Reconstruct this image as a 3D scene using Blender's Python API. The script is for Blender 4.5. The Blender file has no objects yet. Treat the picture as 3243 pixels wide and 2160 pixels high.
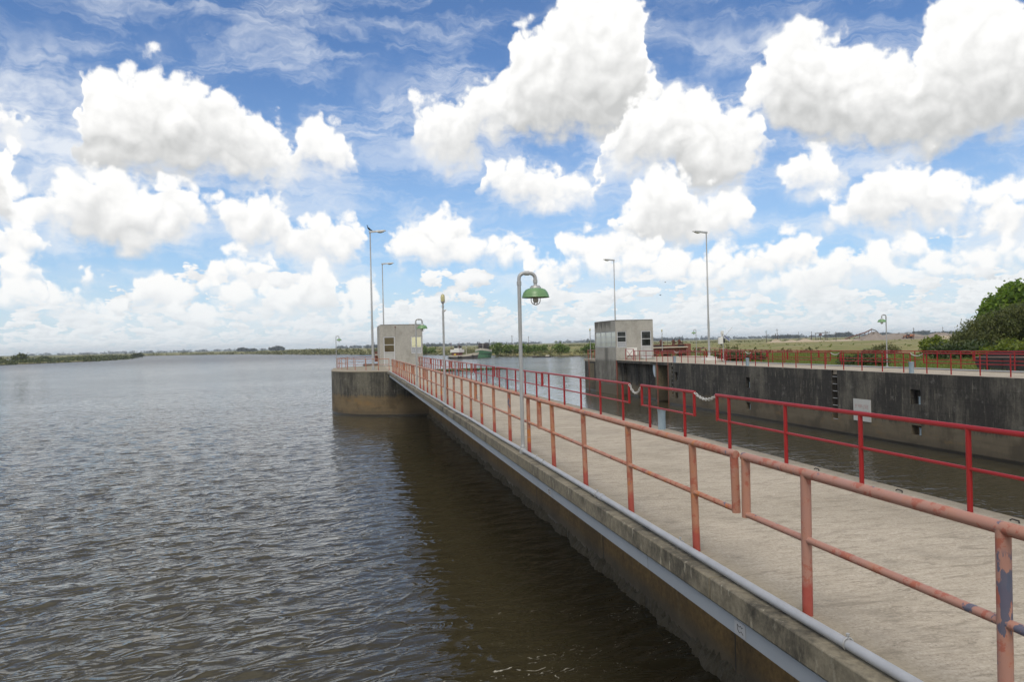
import bpy, bmesh, math, random
import numpy as np
from mathutils import Vector, Matrix

# ------------------------------------------------------------------ camera
scene = bpy.context.scene
COL = scene.collection
R = math.radians
WATER = -3.82            # water level; deck of both lock walls is z = 0
YAW, PITCH, ROLL = R(11.657), R(0.255), 0.0235
fwd = Vector((math.sin(YAW) * math.cos(PITCH), math.cos(YAW) * math.cos(PITCH), math.sin(PITCH)))
rgt = Vector((math.cos(YAW), -math.sin(YAW), 0))
upv = rgt.cross(fwd)
cr, sr = math.cos(ROLL), math.sin(ROLL)
r2 = rgt * cr - upv * sr
u2 = upv * cr + rgt * sr
cam_d = bpy.data.cameras.new('camera')
cam_d.lens = 2473.0 / 3243.0 * 36.0
cam_d.sensor_width = 36.0
cam_d.clip_start = 0.1
cam_d.clip_end = 40000
cam = bpy.data.objects.new('camera', cam_d)
cam.matrix_world = Matrix(((r2.x, u2.x, -fwd.x, 0), (r2.y, u2.y, -fwd.y, 0), (r2.z, u2.z, -fwd.z, 2.0), (0, 0, 0, 1)))
COL.objects.link(cam)
scene.camera = cam
scene.view_settings.view_transform = 'Standard'
scene.view_settings.look = 'None'
scene.view_settings.exposure = 0.16
scene.view_settings.gamma = 1.0

# ------------------------------------------------------------------ sun
SUN_EL, SUN_AZ = R(52), R(205)       # azimuth clockwise from +Y: behind the camera, a little to its left
sd = bpy.data.lights.new('sun', 'SUN')
sd.energy = 1.5
sd.angle = R(25)
sd.color = (1.0, 0.92, 0.80)
sun = bpy.data.objects.new('sun', sd)
sdir = Vector((math.sin(SUN_AZ) * math.cos(SUN_EL), math.cos(SUN_AZ) * math.cos(SUN_EL), math.sin(SUN_EL)))
sun.rotation_euler = sdir.to_track_quat('Z', 'Y').to_euler()
sun.location = sdir * 200
COL.objects.link(sun)

# ------------------------------------------------------------------ node helpers
class NT:
    def __init__(self, tree):
        self.t = tree
    def n(self, typ, ins=None, **props):
        nd = self.t.nodes.new(typ)
        for k, v in props.items():
            setattr(nd, k, v)
        for k, v in (ins or {}).items():
            s = nd.inputs[k]
            if isinstance(v, bpy.types.NodeSocket):
                self.t.links.new(v, s)
            else:
                s.default_value = v
        return nd
    def m(self, op, a=0.0, b=0.0, c=None, clamp=False):
        ins = {0: a, 1: b}
        if c is not None:
            ins[2] = c
        return self.n('ShaderNodeMath', ins, operation=op, use_clamp=clamp).outputs[0]
    def v(self, op, a, b=None, c=None, out=0):
        ins = {0: a}
        if b is not None: ins[1] = b
        if c is not None: ins[2] = c
        return self.n('ShaderNodeVectorMath', ins, operation=op).outputs[out]
    def mix(self, f, a, b, blend='MIX'):
        nd = self.n('ShaderNodeMix', data_type='RGBA', blend_type=blend)
        for idx, v in ((0, f), (6, a), (7, b)):
            s = nd.inputs[idx]
            if isinstance(v, bpy.types.NodeSocket):
                self.t.links.new(v, s)
            else:
                s.default_value = v
        return nd.outputs[2]
    def ss(self, x, lo, hi, to0=0.0, to1=1.0):
        return self.n('ShaderNodeMapRange', {0: x, 1: lo, 2: hi, 3: to0, 4: to1}, interpolation_type='SMOOTHSTEP').outputs[0]
    def noise(self, vec, scale, detail=4.0, rough=0.55, dist=0.0, dims='3D'):
        nd = self.n('ShaderNodeTexNoise', {'Vector': vec, 'Scale': scale, 'Detail': detail, 'Roughness': rough, 'Distortion': dist}, noise_dimensions=dims)
        return nd.outputs[0]
    def ramp(self, f, stops):
        nd = self.n('ShaderNodeValToRGB', {0: f})
        e = nd.color_ramp.elements
        while len(e) < len(stops):
            e.new(0.5)
        for el, (p, c) in zip(e, stops):
            el.position = p
            el.color = (*c, 1.0) if len(c) == 3 else c
        return nd.outputs[0]

def c4(r, g, b):
    return (r, g, b, 1.0)

# ------------------------------------------------------------------ sky: clear sky of the Sky Texture with cumulus in front, laid out by azimuth and elevation
CLOUD_ROWS = [
    [(-0.221,0.278,0.0615,0.0399),(-0.279,0.2831,0.0265,0.0276),(-0.244,0.232,0.0584,0.0289),(-0.16,0.2716,0.0451,0.0332),(-0.116,0.2507,0.0445,0.0301),(-0.101,0.2232,0.045,0.0225),(-0.034,0.2484,0.0361,0.0278),(-0.004,0.2348,0.0237,0.0146),(-0.199,0.2257,0.057,0.0197),(-0.37,0.2503,0.019,0.0142),(0.321,0.3852,0.059,0.0458),(0.248,0.3565,0.0392,0.0327),(0.278,0.3204,0.0861,0.0427),(0.345,0.3241,0.0465,0.0459),(0.189,0.293,0.0475,0.0322),(0.128,0.2669,0.0472,0.0345),(0.134,0.2437,0.0247,0.0194),(0.246,0.2877,0.0864,0.0323),(0.328,0.2935,0.067,0.0338),(0.369,0.3003,0.0362,0.0279),(0.57,0.3217,0.0472,0.0349),(0.544,0.2911,0.0466,0.0297),(0.595,0.2722,0.0648,0.0402),(0.638,0.2906,0.0342,0.0285),(0.67,0.2737,0.0375,0.0328),(0.734,0.312,0.0417,0.0465),(0.767,0.3192,0.0323,0.0412),(0.759,0.2501,0.0456,0.0431),(0.691,0.2344,0.0705,0.0332),(0.726,0.2704,0.0543,0.0435),(0.602,0.2432,0.046,0.0188)],
    [(-0.281,0.1792,0.0528,0.0212),(-0.305,0.1661,0.0445,0.0191),(-0.238,0.1522,0.0605,0.0238),(-0.197,0.1681,0.0324,0.0282),(-0.253,0.1337,0.047,0.0159),(-0.309,0.1525,0.0341,0.0115),(-0.362,0.1603,0.0208,0.0185),(-0.373,0.2104,0.0095,0.0217),(-0.114,0.1567,0.0385,0.0313),(-0.152,0.1781,0.0118,0.0082),(-0.036,0.1326,0.055,0.0247),(-0.006,0.1415,0.0258,0.0194),(0.104,0.1347,0.0551,0.0262),(0.129,0.1466,0.0308,0.0181),(0.213,0.2091,0.0474,0.0227),(0.25,0.1922,0.0576,0.0189),(0.291,0.1907,0.0348,0.0149),(0.408,0.2675,0.0652,0.0357),(0.463,0.2443,0.0636,0.0357),(0.378,0.2372,0.056,0.0211),(0.462,0.2102,0.0482,0.0286),(0.578,0.1964,0.036,0.021)],
    [(0.201,0.1209,0.0268,0.0153),(0.151,0.1199,0.0411,0.0142),(-0.358,0.1214,0.0241,0.0206),(-0.128,0.0977,0.0442,0.0164),(-0.294,0.0868,0.0088,0.0086),(0.104,0.1246,0.0612,0.0162),(0.396,0.1738,0.0437,0.0354),(0.385,0.1447,0.0499,0.0238),(0.435,0.146,0.0586,0.0295),(0.474,0.1534,0.0383,0.0233),(0.656,0.1675,0.0365,0.0252),(0.689,0.1624,0.0381,0.0249),(0.638,0.1454,0.0624,0.0192),(0.716,0.1439,0.0274,0.0231),(0.763,0.1403,0.0195,0.015),(0.776,0.1269,0.0255,0.0209)],
    [(-0.216,0.0703,0.0292,0.0169),(-0.225,0.0609,0.029,0.0112),(-0.16,0.0744,0.0252,0.0105),(-0.131,0.0609,0.0147,0.0116),(-0.088,0.0626,0.0265,0.0177),(-0.057,0.0684,0.0231,0.0198),(-0.032,0.0861,0.0214,0.0189),(-0.065,0.0526,0.0479,0.0119),(-0.362,0.0895,0.0264,0.0121),(-0.313,0.0605,0.0234,0.0116),(0.011,0.0617,0.0238,0.0141),(0.335,0.1171,0.0728,0.0169),(0.301,0.1222,0.0341,0.0117),(0.554,0.1034,0.0397,0.0172),(0.506,0.0937,0.0627,0.0163),(0.655,0.0942,0.0472,0.0118),(0.747,0.0828,0.0505,0.0113)],
    [(-0.357,0.0671,0.0251,0.0139),(-0.277,0.048,0.0243,0.0091),(-0.175,0.0476,0.0409,0.0086),(0.007,0.0416,0.0218,0.0101),(0.253,0.0937,0.037,0.0131),(0.369,0.0976,0.0721,0.0142),(0.445,0.0841,0.0574,0.0141),(0.6,0.0859,0.0496,0.0133),(0.565,0.0658,0.0533,0.0136),(0.697,0.0703,0.0452,0.0104)]]
VEIL_ROWS = [
    [(-0.363,0.2706,0.0528,0.0133),(-0.317,0.3229,0.0558,0.0194),(-0.187,0.3543,0.0806,0.011),(0.05,0.3201,0.0723,0.0221),(0.421,0.3686,0.0433,0.0246),(0.478,0.3397,0.044,0.0336),(0.492,0.3454,0.0365,0.023),(0.505,0.3144,0.0247,0.0078)],
    [(-0.331,0.3068,0.0549,0.0106),(-0.345,0.2024,0.054,0.0148),(-0.128,0.3528,0.0402,0.0113),(-0.313,0.1177,0.0272,0.0231),(0.348,0.2506,0.0666,0.0249),(0.285,0.1929,0.0553,0.0218),(0.541,0.1901,0.0418,0.0181)]]

def build_sky():
    w = bpy.data.worlds.new('World')
    scene.world = w
    w.use_nodes = True
    t = w.node_tree
    t.nodes.clear()
    q = NT(t)
    out = q.n('ShaderNodeOutputWorld')
    geo = q.n('ShaderNodeTexCoord')
    d = q.v('NORMALIZE', geo.outputs['Generated'])
    sky = q.n('ShaderNodeTexSky', sky_type='NISHITA', sun_disc=False, sun_elevation=SUN_EL, sun_rotation=SUN_AZ,
              air_density=1.0, dust_density=0.4, ozone_density=3.0)
    t.links.new(d, sky.inputs[0])
    sep = q.n('ShaderNodeSeparateXYZ', {0: d})
    az = q.m('ARCTAN2', sep.outputs[0], sep.outputs[1])
    el = q.m('ARCSINE', sep.outputs[2])
    p = q.n('ShaderNodeCombineXYZ', {0: az, 1: el, 2: 0.0}).outputs[0]
    AZ0, AZR, ELR = -0.45, 1.32, 0.6

    def curve(x, ys):
        nd = q.n('ShaderNodeFloatCurve', {0: 1.0, 1: x})
        c = nd.mapping.curves[0]
        n = len(ys)
        while len(c.points) < n:
            c.points.new(0.5, 0.5)
        for i, y in enumerate(ys):
            c.points[i].location = (i / (n - 1), float(min(max(y / ELR, 0.0), 1.0)))
            c.points[i].handle_type = 'VECTOR'
        nd.mapping.update()
        return q.m('MULTIPLY', nd.outputs[0], ELR)

    def row_curves(blobs, x, soft=False):
        a = np.linspace(AZ0, AZ0 + AZR, 130)
        top = np.full(a.shape, -1.0); bot = np.full(a.shape, 9.0)
        for (c, e, ra, re) in blobs:
            k = 1 - ((a - c) / ra) ** 2
            h = np.clip(k, 0, 1) ** (1.0 if soft else 0.5) * re
            top = np.where(k > 0, np.maximum(top, e + h), top)
            bot = np.where(k > 0, np.minimum(bot, e - h * 0.92), bot)
        # where the row has no cloud the curve dives, so that its two sides cross
        have = top > -1
        idx = np.where(have)[0]
        mid = np.interp(np.arange(len(a)), idx, (top[idx] + bot[idx]) / 2)
        top = np.where(have, top, mid - 0.035); bot = np.where(have, bot, mid + 0.035)
        return curve(x, top), curve(x, bot)

    # ragged, billowing outlines: one warp and one billow field shared by all rows
    wn = q.n('ShaderNodeTexNoise', {'Vector': p, 'Scale': 24.0, 'Detail': 3.0, 'Roughness': 0.6}, noise_dimensions='2D')
    off = q.v('MULTIPLY', q.v('SUBTRACT', wn.outputs[1], (0.5, 0.5, 0.5)), (0.05, 0.03, 0.0))
    pw = q.v('ADD', p, off)
    sw = q.n('ShaderNodeSeparateXYZ', {0: pw})
    xw = q.m('DIVIDE', q.m('SUBTRACT', sw.outputs[0], AZ0), AZR, clamp=True)
    ew = sw.outputs[1]
    def billow(vec, det):
        n_ = q.noise(vec, 21.0, det, 0.5, 0.0, '2D')
        return q.m('ABSOLUTE', q.m('SUBTRACT', q.m('MULTIPLY', n_, 2.0), 1.0))
    l1 = billow(p, 2.5)
    l2 = billow(q.v('ADD', p, (-0.006, 0.011, 0.0)), 1.5)
    fn = q.m('SUBTRACT', q.noise(p, 85.0, 4.0, 0.6, 0.0, '2D'), 0.5)
    emb = q.m('ADD', q.m('MULTIPLY', q.m('SUBTRACT', l1, l2), 0.55), q.m('MULTIPLY', fn, 0.22))
    N = q.m('ADD', q.m('MULTIPLY', q.m('SUBTRACT', l1, 0.16), 0.050), q.m('MULTIPLY', fn, 0.020))

    blue = q.mix(1.0, sky.outputs[0], c4(*SKY_TINT), 'MULTIPLY')
    blue = q.mix(q.ss(el, 0.02, 0.36, 0.42, 0.0), blue, c4(0.50, 0.68, 0.86))
    # thin veils and streaks of high cloud
    cn = q.noise(q.v('MULTIPLY', pw, (6.0, 24.0, 1.0)), 1.0, 5.0, 0.62, 0.3, '2D')
    veil = q.m('MULTIPLY', q.ss(cn, 0.41, 0.80), 0.62)
    for blobs in VEIL_ROWS:
        tp, bt = row_curves(blobs, xw, True)
        a = q.m('MULTIPLY', q.ss(q.m('SUBTRACT', tp, ew), -0.03, 0.05), q.ss(q.m('SUBTRACT', ew, bt), -0.03, 0.05))
        a = q.m('MULTIPLY', a, q.ss(q.m('SUBTRACT', tp, bt), -0.02, 0.09))
        a = q.m('MULTIPLY', a, q.ss(q.m('ADD', cn, q.m('MULTIPLY', N, 6.0)), 0.25, 0.66))
        veil = q.m('MAXIMUM', veil, q.m('MULTIPLY', a, 0.85))
    col = q.mix(veil, blue, c4(0.80, 0.83, 0.87))

    # unseen cloud added overhead, behind and beside the view to light the foreground
    el_ = q.m('MAXIMUM', el, 0.0)
    rr = q.m('DIVIDE', 1.0, q.m('ADD', q.m('TANGENT', q.m('MINIMUM', el_, 1.3)), 0.12))
    pl = q.n('ShaderNodeCombineXYZ', {0: q.m('MULTIPLY', q.m('SINE', az), rr), 1: q.m('MULTIPLY', q.m('COSINE', az), rr), 2: 0.0}).outputs[0]
    n1 = q.noise(pl, 1.3, 4.0, 0.58, 0.0, '2D')
    high = q.m('ADD', q.ss(el, 0.40, 0.56, 0.0, 0.84), q.ss(el, 0.8, 1.05, 0.0, 0.18))
    back = q.ss(q.m('COSINE', q.m('SUBTRACT', az, 0.2)), 0.62, 0.40)
    cover = q.m('MAXIMUM', high, back)
    G = q.m('SUBTRACT', q.m('ADD', n1, N), q.m('SUBTRACT', 1.39, cover))
    ga = q.ss(G, 0.0, 0.10)
    gs = q.ss(G, 0.02, 0.25, 1.0, 0.35)
    col = q.mix(ga, col, q.mix(gs, c4(0.70, 0.71, 0.72), c4(0.98, 0.98, 0.97)))

    # ranks of small cumulus crowding towards the horizon
    for (sx, sy, e0, e1, thr, sd_, amp) in ((13.0, 26.0, 0.145, 0.085, 0.54, 3.1, 1.0), (24.0, 52.0, 0.110, 0.050, 0.50, 7.7, 1.0), (44.0, 105.0, 0.066, 0.026, 0.465, 12.3, 0.9), (70.0, 220.0, 0.038, 0.010, 0.44, 21.9, 0.7)):
        v0 = q.v('MULTIPLY_ADD', p, (sx, sy, 0.0), (sd_, sd_ * 1.7, 0.0))
        na = q.noise(v0, 1.0, 4.0, 0.6, 0.0, '2D')
        nb = q.noise(q.v('ADD', v0, (-0.12, 0.42, 0.0)), 1.0, 2.0, 0.55, 0.0, '2D')
        m_ = q.m('SUBTRACT', na, q.m('ADD', thr, q.ss(el, e1, e0, 0.0, 0.35)))
        al = q.m('MULTIPLY', q.ss(m_, 0.0, 0.05), q.ss(el, e1 * 0.12, e1 * 0.45, 0.35, 1.0))
        sh = q.m('ADD', 0.62, q.m('MULTIPLY', q.m('SUBTRACT', na, nb), 2.6 * amp), clamp=True)
        col = q.mix(al, col, q.mix(sh, c4(0.60, 0.625, 0.65), c4(0.90, 0.90, 0.895)))

    # rows of cumulus, the highest first, each in front of the one above
    rows = [row_curves(blobs, xw) for blobs in CLOUD_ROWS]
    # loose vapour round and between the heaps
    vn = q.ss(q.m('ADD', cn, q.m('MULTIPLY', N, 5.0)), 0.30, 0.66)
    for tp, bt in rows[:4]:
        a = q.m('MULTIPLY', q.ss(q.m('SUBTRACT', tp, ew), -0.035, 0.03), q.ss(q.m('SUBTRACT', ew, bt), -0.045, 0.025))
        col = q.mix(q.m('MULTIPLY', a, q.m('MULTIPLY', vn, 0.75)), col, c4(0.78, 0.80, 0.825))
    b0 = q.noise(p, 10.0, 3.0, 0.55, 0.0, '2D')
    for tp, bt in rows:
        tn = q.m('ADD', q.m('SUBTRACT', tp, ew), q.m('ADD', N, 0.007))
        bn = q.m('ADD', q.m('SUBTRACT', ew, bt), q.m('ADD', q.m('MULTIPLY', N, 0.7), 0.005))
        th = q.m('MAXIMUM', q.m('SUBTRACT', tp, bt), 0.012)
        a = q.m('MULTIPLY', q.ss(tn, -0.003, 0.0115), q.ss(bn, -0.010, 0.020))
        h = q.m('DIVIDE', bn, th)
        s = q.ss(h, -0.10, 0.95)
        s = q.m('MULTIPLY', s, q.ss(q.m('ADD', b0, q.m('MULTIPLY', h, 0.25)), 0.30, 0.66, 0.45, 1.06))
        s = q.m('ADD', q.m('ADD', s, emb), q.ss(tn, 0.0, 0.02, 0.3, 0.0), clamp=True)
        dark = q.mix(q.ss(th, 0.02, 0.12), c4(0.78, 0.79, 0.80), c4(0.545, 0.55, 0.545))
        col = q.mix(a, col, q.mix(s, dark, c4(0.93, 0.925, 0.91)))
    hz = q.ss(el, 0.0, 0.11, 0.60, 0.0)
    col = q.mix(hz, col, c4(0.70, 0.77, 0.815))
    col = q.mix(q.ss(el, -0.02, 0.0, 1.0, 0.0), col, c4(0.45, 0.47, 0.46))
    bg = q.n('ShaderNodeBackground', {0: col, 1: 1.0})
    t.links.new(bg.outputs[0], out.inputs[0])

SKY_TINT = (0.074, 0.092, 0.114)      # the Sky Texture's strength, slightly tinted
build_sky()

# ------------------------------------------------------------------ materials
def new_mat(name):
    m = bpy.data.materials.new(name)
    m.use_nodes = True
    t = m.node_tree
    t.nodes.clear()
    q = NT(t)
    out = q.n('ShaderNodeOutputMaterial')
    b = q.n('ShaderNodeBsdfPrincipled')
    t.links.new(b.outputs[0], out.inputs[0])
    geo = q.n('ShaderNodeNewGeometry')
    return m, q, b, geo.outputs['Position'], geo

def setin(q, b, **kw):
    for k, v in kw.items():
        k = k.replace('_', ' ')
        if isinstance(v, bpy.types.NodeSocket):
            q.t.links.new(v, b.inputs[k])
        else:
            b.inputs[k].default_value = v

def bump(q, b, h, strength=0.3, dist=0.01):
    n = q.n('ShaderNodeBump', {'Strength': strength, 'Distance': dist, 'Height': h})
    q.t.links.new(n.outputs[0], b.inputs['Normal'])

def simple(name, col, rough=0.5, metal=0.0, var=0.25, scale=3.0, spec=0.5):
    m, q, b, P, g = new_mat(name)
    n = q.noise(P, scale, 5.0, 0.6)
    c = q.mix(n, c4(*[x * (1 - var) for x in col]), c4(*[min(1, x * (1 + var)) for x in col]))
    setin(q, b, Base_Color=c, Roughness=rough, Metallic=metal)
    b.inputs['Specular IOR Level'].default_value = spec
    return m

def mat_deck():
    m, q, b, P, g = new_mat('brushed_concrete')
    s1 = q.noise(q.v('MULTIPLY', P, (4.5, 22.0, 3.0)), 1.0, 8.0, 0.78, 0.8)      # broom marks across the walkway
    s2 = q.noise(P, 0.55, 4.0, 0.6)
    s3 = q.noise(P, 38.0, 4.0, 0.75)
    c = q.ramp(s1, [(0.30, (0.19, 0.155, 0.115)), (0.44, (0.38, 0.325, 0.25)), (0.56, (0.44, 0.38, 0.30)), (0.72, (0.54, 0.475, 0.38))])
    c = q.mix(q.ss(s2, 0.40, 0.70, 0.0, 0.6), c, c4(0.27, 0.23, 0.17))
    c = q.mix(q.ss(s3, 0.52, 0.68, 0.0, 0.65), c, c4(0.56, 0.50, 0.41))
    c = q.mix(q.ss(s3, 0.47, 0.32, 0.0, 0.7), c, c4(0.17, 0.14, 0.105))
    sp = q.n('ShaderNodeTexVoronoi', {'Vector': P, 'Scale': 9.0}).outputs[0]
    c = q.mix(q.ss(sp, 0.11, 0.04, 0.0, 0.7), c, c4(0.12, 0.10, 0.075))
    # dirt gathered along both edges of the left walkway
    xx = q.n('ShaderNodeSeparateXYZ', {0: P}).outputs[0]
    ed = q.m('MAXIMUM', q.ss(q.m('ADD', xx, q.m('MULTIPLY', s2, 0.35)), 3.62, 3.32), q.m('MULTIPLY', q.ss(q.m('SUBTRACT', xx, q.m('MULTIPLY', s2, 0.4)), 6.45, 6.75), q.ss(xx, 7.3, 7.1)))
    c = q.mix(q.m('MULTIPLY', ed, 0.55), c, c4(0.20, 0.17, 0.115))
    s4 = q.noise(q.v('MULTIPLY', P, (2.0, 6.0, 2.0)), 1.0, 9.0, 0.85, 0.6)
    c = q.mix(q.ss(s4, 0.50, 0.60, 0.0, 0.55), c, c4(0.175, 0.145, 0.105))
    s5 = q.noise(P, 0.9, 7.0, 0.75)
    c = q.mix(q.ss(s5, 0.52, 0.66, 0.0, 0.35), c, c4(0.24, 0.21, 0.165))
    setin(q, b, Base_Color=c, Roughness=0.9)
    bump(q, b, q.m('ADD', s1, q.m('MULTIPLY', s3, 0.6)), 0.6, 0.008)
    return m

def mat_concrete(name, base, dark, drip, dark_amt, tide=None, tidecol=(0.15, 0.125, 0.085), forms=0.0, sx=1.0, zs=1.0, tamp=1.0):
    """Weathered concrete: lichen stains running down, pale lime runs, and the silt band the water leaves."""
    m, q, b, P, g = new_mat(name)
    big = q.noise(P, 0.45, 4.0, 0.6)
    run = q.noise(q.v('MULTIPLY', P, (1.25 * sx, 1.25 * sx, 0.15 * zs)), 1.0, 9.0, 0.78, 0.25)
    run2 = q.noise(q.v('MULTIPLY', P, (6.0 * sx, 6.0 * sx, 0.55 * zs)), 1.0, 6.0, 0.7, 0.5)
    fine = q.noise(P, 9.0, 6.0, 0.75)
    mask = q.ss(q.m('ADD', q.m('MULTIPLY', run, 0.75), q.m('MULTIPLY', big, 0.5)), 0.75 - dark_amt * 0.45, 0.95 - dark_amt * 0.45)
    c = q.mix(mask, c4(*base), c4(*dark))
    c = q.mix(q.ss(run2, 0.58, 0.74, 0.0, 0.75), c, c4(*drip))
    run3 = q.noise(q.v('MULTIPLY', P, (11.0 * sx, 11.0 * sx, 0.7 * zs)), 1.0, 3.0, 0.6)
    c = q.mix(q.m('MULTIPLY', q.ss(run3, 0.62, 0.70, 0.0, 0.8), q.ss(big, 0.38, 0.55)), c, c4(*drip))
    c = q.mix(1.0, c, q.ramp(fine, [(0.3, (0.55, 0.55, 0.55)), (0.7, (1.35, 1.35, 1.35))]), 'MULTIPLY')
    sp = q.n('ShaderNodeSeparateXYZ', {0: P})
    z = sp.outputs[2]
    if forms:
        fz = q.m('PINGPONG', z, forms)
        fl = q.m('MULTIPLY', q.ss(fz, 0.028, 0.0, 0.0, 0.7), q.ss(big, 0.40, 0.52))
        c = q.mix(fl, c, c4(0.02, 0.018, 0.016))
        vor = q.noise(q.v('MULTIPLY', P, (0.2, 1.7, 2.4)), 1.0, 3.0, 0.6)
        c = q.mix(q.ss(vor, 0.60, 0.72, 0.0, 0.45), c, c4(0.19, 0.18, 0.16))
    if tide is not None:
        zz = q.m('ADD', z, q.m('ADD', q.m('MULTIPLY', q.m('SUBTRACT', run, 0.5), 1.5 * tamp), q.m('MULTIPLY', q.m('SUBTRACT', fine, 0.5), 0.35 * tamp)))
        tb = q.mix(q.noise(q.v('MULTIPLY', P, (0.6, 0.6, 5.0)), 1.0, 4.0, 0.6), c4(*[x * 0.62 for x in tidecol]), c4(*[x * 1.35 for x in tidecol]))
        tb = q.mix(q.ss(big, 0.50, 0.64, 0.0, 0.7), tb, c4(*[x * 0.42 for x in tidecol]))
        tb = q.mix(q.ss(q.noise(q.v('MULTIPLY', P, (0.4, 0.4, 1.3)), 1.0, 6.0, 0.7), 0.54, 0.68, 0.0, 0.6), tb, c4(tidecol[0] * 1.5, tidecol[1] * 1.2, tidecol[2] * 0.8))
        c = q.mix(q.ss(zz, tide + 0.16, tide - 0.16, 0.0, 0.88), c, tb)
        c = q.mix(q.ss(zz, WATER + 0.75, WATER + 0.25, 0.0, 0.45), c, c4(0.06, 0.05, 0.034))
        zw = q.m('ADD', z, q.m('MULTIPLY', q.m('SUBTRACT', fine, 0.5), 0.12))
        c = q.mix(q.ss(zw, WATER + 0.20, WATER + 0.13, 0.0, 0.85), c, c4(0.016, 0.014, 0.010))
        wet = q.ss(zw, WATER + 0.30, WATER + 0.12, 0.85, 0.4)
        setin(q, b, Roughness=wet)
    else:
        setin(q, b, Roughness=0.88)
    setin(q, b, Base_Color=c)
    bump(q, b, q.m('ADD', fine, run), 0.35, 0.02)
    return m

def mat_hut():
    m, q, b, P, g = new_mat('hut_concrete')
    sp = q.n('ShaderNodeSeparateXYZ', {0: P})
    x, z = sp.outputs[0], sp.outputs[2]
    big = q.noise(P, 0.9, 5.0, 0.65)
    run = q.noise(q.v('MULTIPLY', P, (3.5, 3.5, 0.3)), 1.0, 6.0, 0.7)
    fine = q.noise(P, 16.0, 5.0, 0.7)
    c = q.ramp(fine, [(0.34, (0.24, 0.225, 0.195)), (0.5, (0.40, 0.385, 0.345)), (0.68, (0.50, 0.485, 0.44))])
    c = q.mix(q.ss(big, 0.46, 0.7, 0.0, 0.6), c, c4(0.25, 0.24, 0.205))
    c = q.mix(q.ss(run, 0.55, 0.75, 0.0, 0.5), c, c4(0.17, 0.165, 0.145))
    # lichen on the canal side of the right hut: along its parapet and where the gutter spills down the shaft
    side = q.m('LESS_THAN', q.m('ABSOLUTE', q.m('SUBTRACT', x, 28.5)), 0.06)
    top = q.ss(q.m('ADD', z, q.m('MULTIPLY', q.m('SUBTRACT', run, 0.5), 4.5)), 3.35, 4.25)
    yy = sp.outputs[1]
    spill = q.m('MULTIPLY', q.ss(q.m('ABSOLUTE', q.m('SUBTRACT', yy, q.m('ADD', 84.6, q.m('MULTIPLY', run, 0.9)))), 1.1, 0.1), q.ss(q.m('ADD', z, q.m('MULTIPLY', run, 2.0)), -2.2, 1.6))
    low = q.ss(z, 1.4, 1.35)
    lich = q.m('MAXIMUM', q.m('MULTIPLY', top, q.ss(yy, 82.6, 84.0)), q.m('MULTIPLY', q.m('MULTIPLY', spill, low), 0.8))
    c = q.mix(q.m('MULTIPLY', side, q.m('MULTIPLY', lich, 0.9)), c, c4(0.045, 0.045, 0.038))
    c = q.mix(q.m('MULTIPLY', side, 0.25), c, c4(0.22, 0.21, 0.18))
    base = q.m('MULTIPLY', q.ss(z, 0.25, -0.25), q.ss(q.m('ADD', run, q.m('MULTIPLY', big, 0.6)), 0.62, 0.95, 0.45, 0.95))
    c = q.mix(base, c, c4(0.10, 0.095, 0.078))
    c = q.mix(q.ss(q.m('ADD', z, q.m('MULTIPLY', run, 0.5)), -2.3, -2.6), c, c4(0.13, 0.11, 0.075))
    c = q.mix(q.ss(z, 4.26, 4.34, 0.0, 0.55), c, c4(0.10, 0.10, 0.09))
    setin(q, b, Base_Color=c, Roughness=0.9)
    bump(q, b, fine, 0.3, 0.02)
    return m

def mat_faded():
    m, q, b, P, g = new_mat('faded_salmon_paint')
    n1 = q.noise(P, 1.1, 4.0, 0.6)
    n2 = q.noise(P, 8.0, 5.0, 0.7)
    n3 = q.noise(q.v('MULTIPLY', P, (9.0, 9.0, 4.0)), 1.0, 5.0, 0.6)
    n4 = q.noise(q.v('ADD', P, (7.3, 2.1, 4.4)), 5.0, 5.0, 0.65, 0.3)
    z = q.n('ShaderNodeSeparateXYZ', {0: P}).outputs[2]
    y = q.n('ShaderNodeSeparateXYZ', {0: P}).outputs[1]
    pink = c4(0.38, 0.20, 0.155); orange = c4(0.41, 0.18, 0.095)
    rusty = q.ss(q.m('ADD', y, q.m('MULTIPLY', n1, 3.0)), 6.6, 8.2)
    c = q.mix(q.m('ADD', q.m('MULTIPLY', rusty, 0.55), q.ss(n1, 0.4, 0.7, 0.0, 0.4), clamp=True), pink, orange)
    c = q.mix(q.ss(n2, 0.52, 0.60, 0.0, 0.75), c, c4(0.34, 0.085, 0.05))
    c = q.mix(q.m('MULTIPLY', q.ss(n4, 0.55, 0.66), q.m('ADD', 0.15, q.m('MULTIPLY', rusty, 0.75))), c, c4(0.47, 0.16, 0.03))
    c = q.mix(q.ss(n3, 0.645, 0.67, 0.0, 0.9), c, c4(0.085, 0.10, 0.15))
    c = q.mix(q.ss(q.m('ADD', z, q.m('MULTIPLY', n4, 0.25)), 0.40, 0.30, 0.0, 0.9), c, c4(0.33, 0.055, 0.04))
    # the near post has lost its paint in two large flakes
    sx = q.n('ShaderNodeSeparateXYZ', {0: q.v('MULTIPLY', P, (1, 1, 1))})
    near = q.ss(y, 3.75, 3.6)
    fl = q.m('MULTIPLY', near, q.ss(q.noise(q.v('MULTIPLY', P, (10.0, 10.0, 3.2)), 1.0, 6.0, 0.62), 0.53, 0.55, 0.0, 0.92))
    c = q.mix(q.m('MULTIPLY', fl, q.ss(z, 0.94, 0.86)), c, c4(0.085, 0.10, 0.15))
    setin(q, b, Base_Color=c, Roughness=q.ss(n2, 0.3, 0.7, 0.42, 0.7))
    bump(q, b, q.m('ADD', n2, n3), 0.25, 0.003)
    return m

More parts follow.
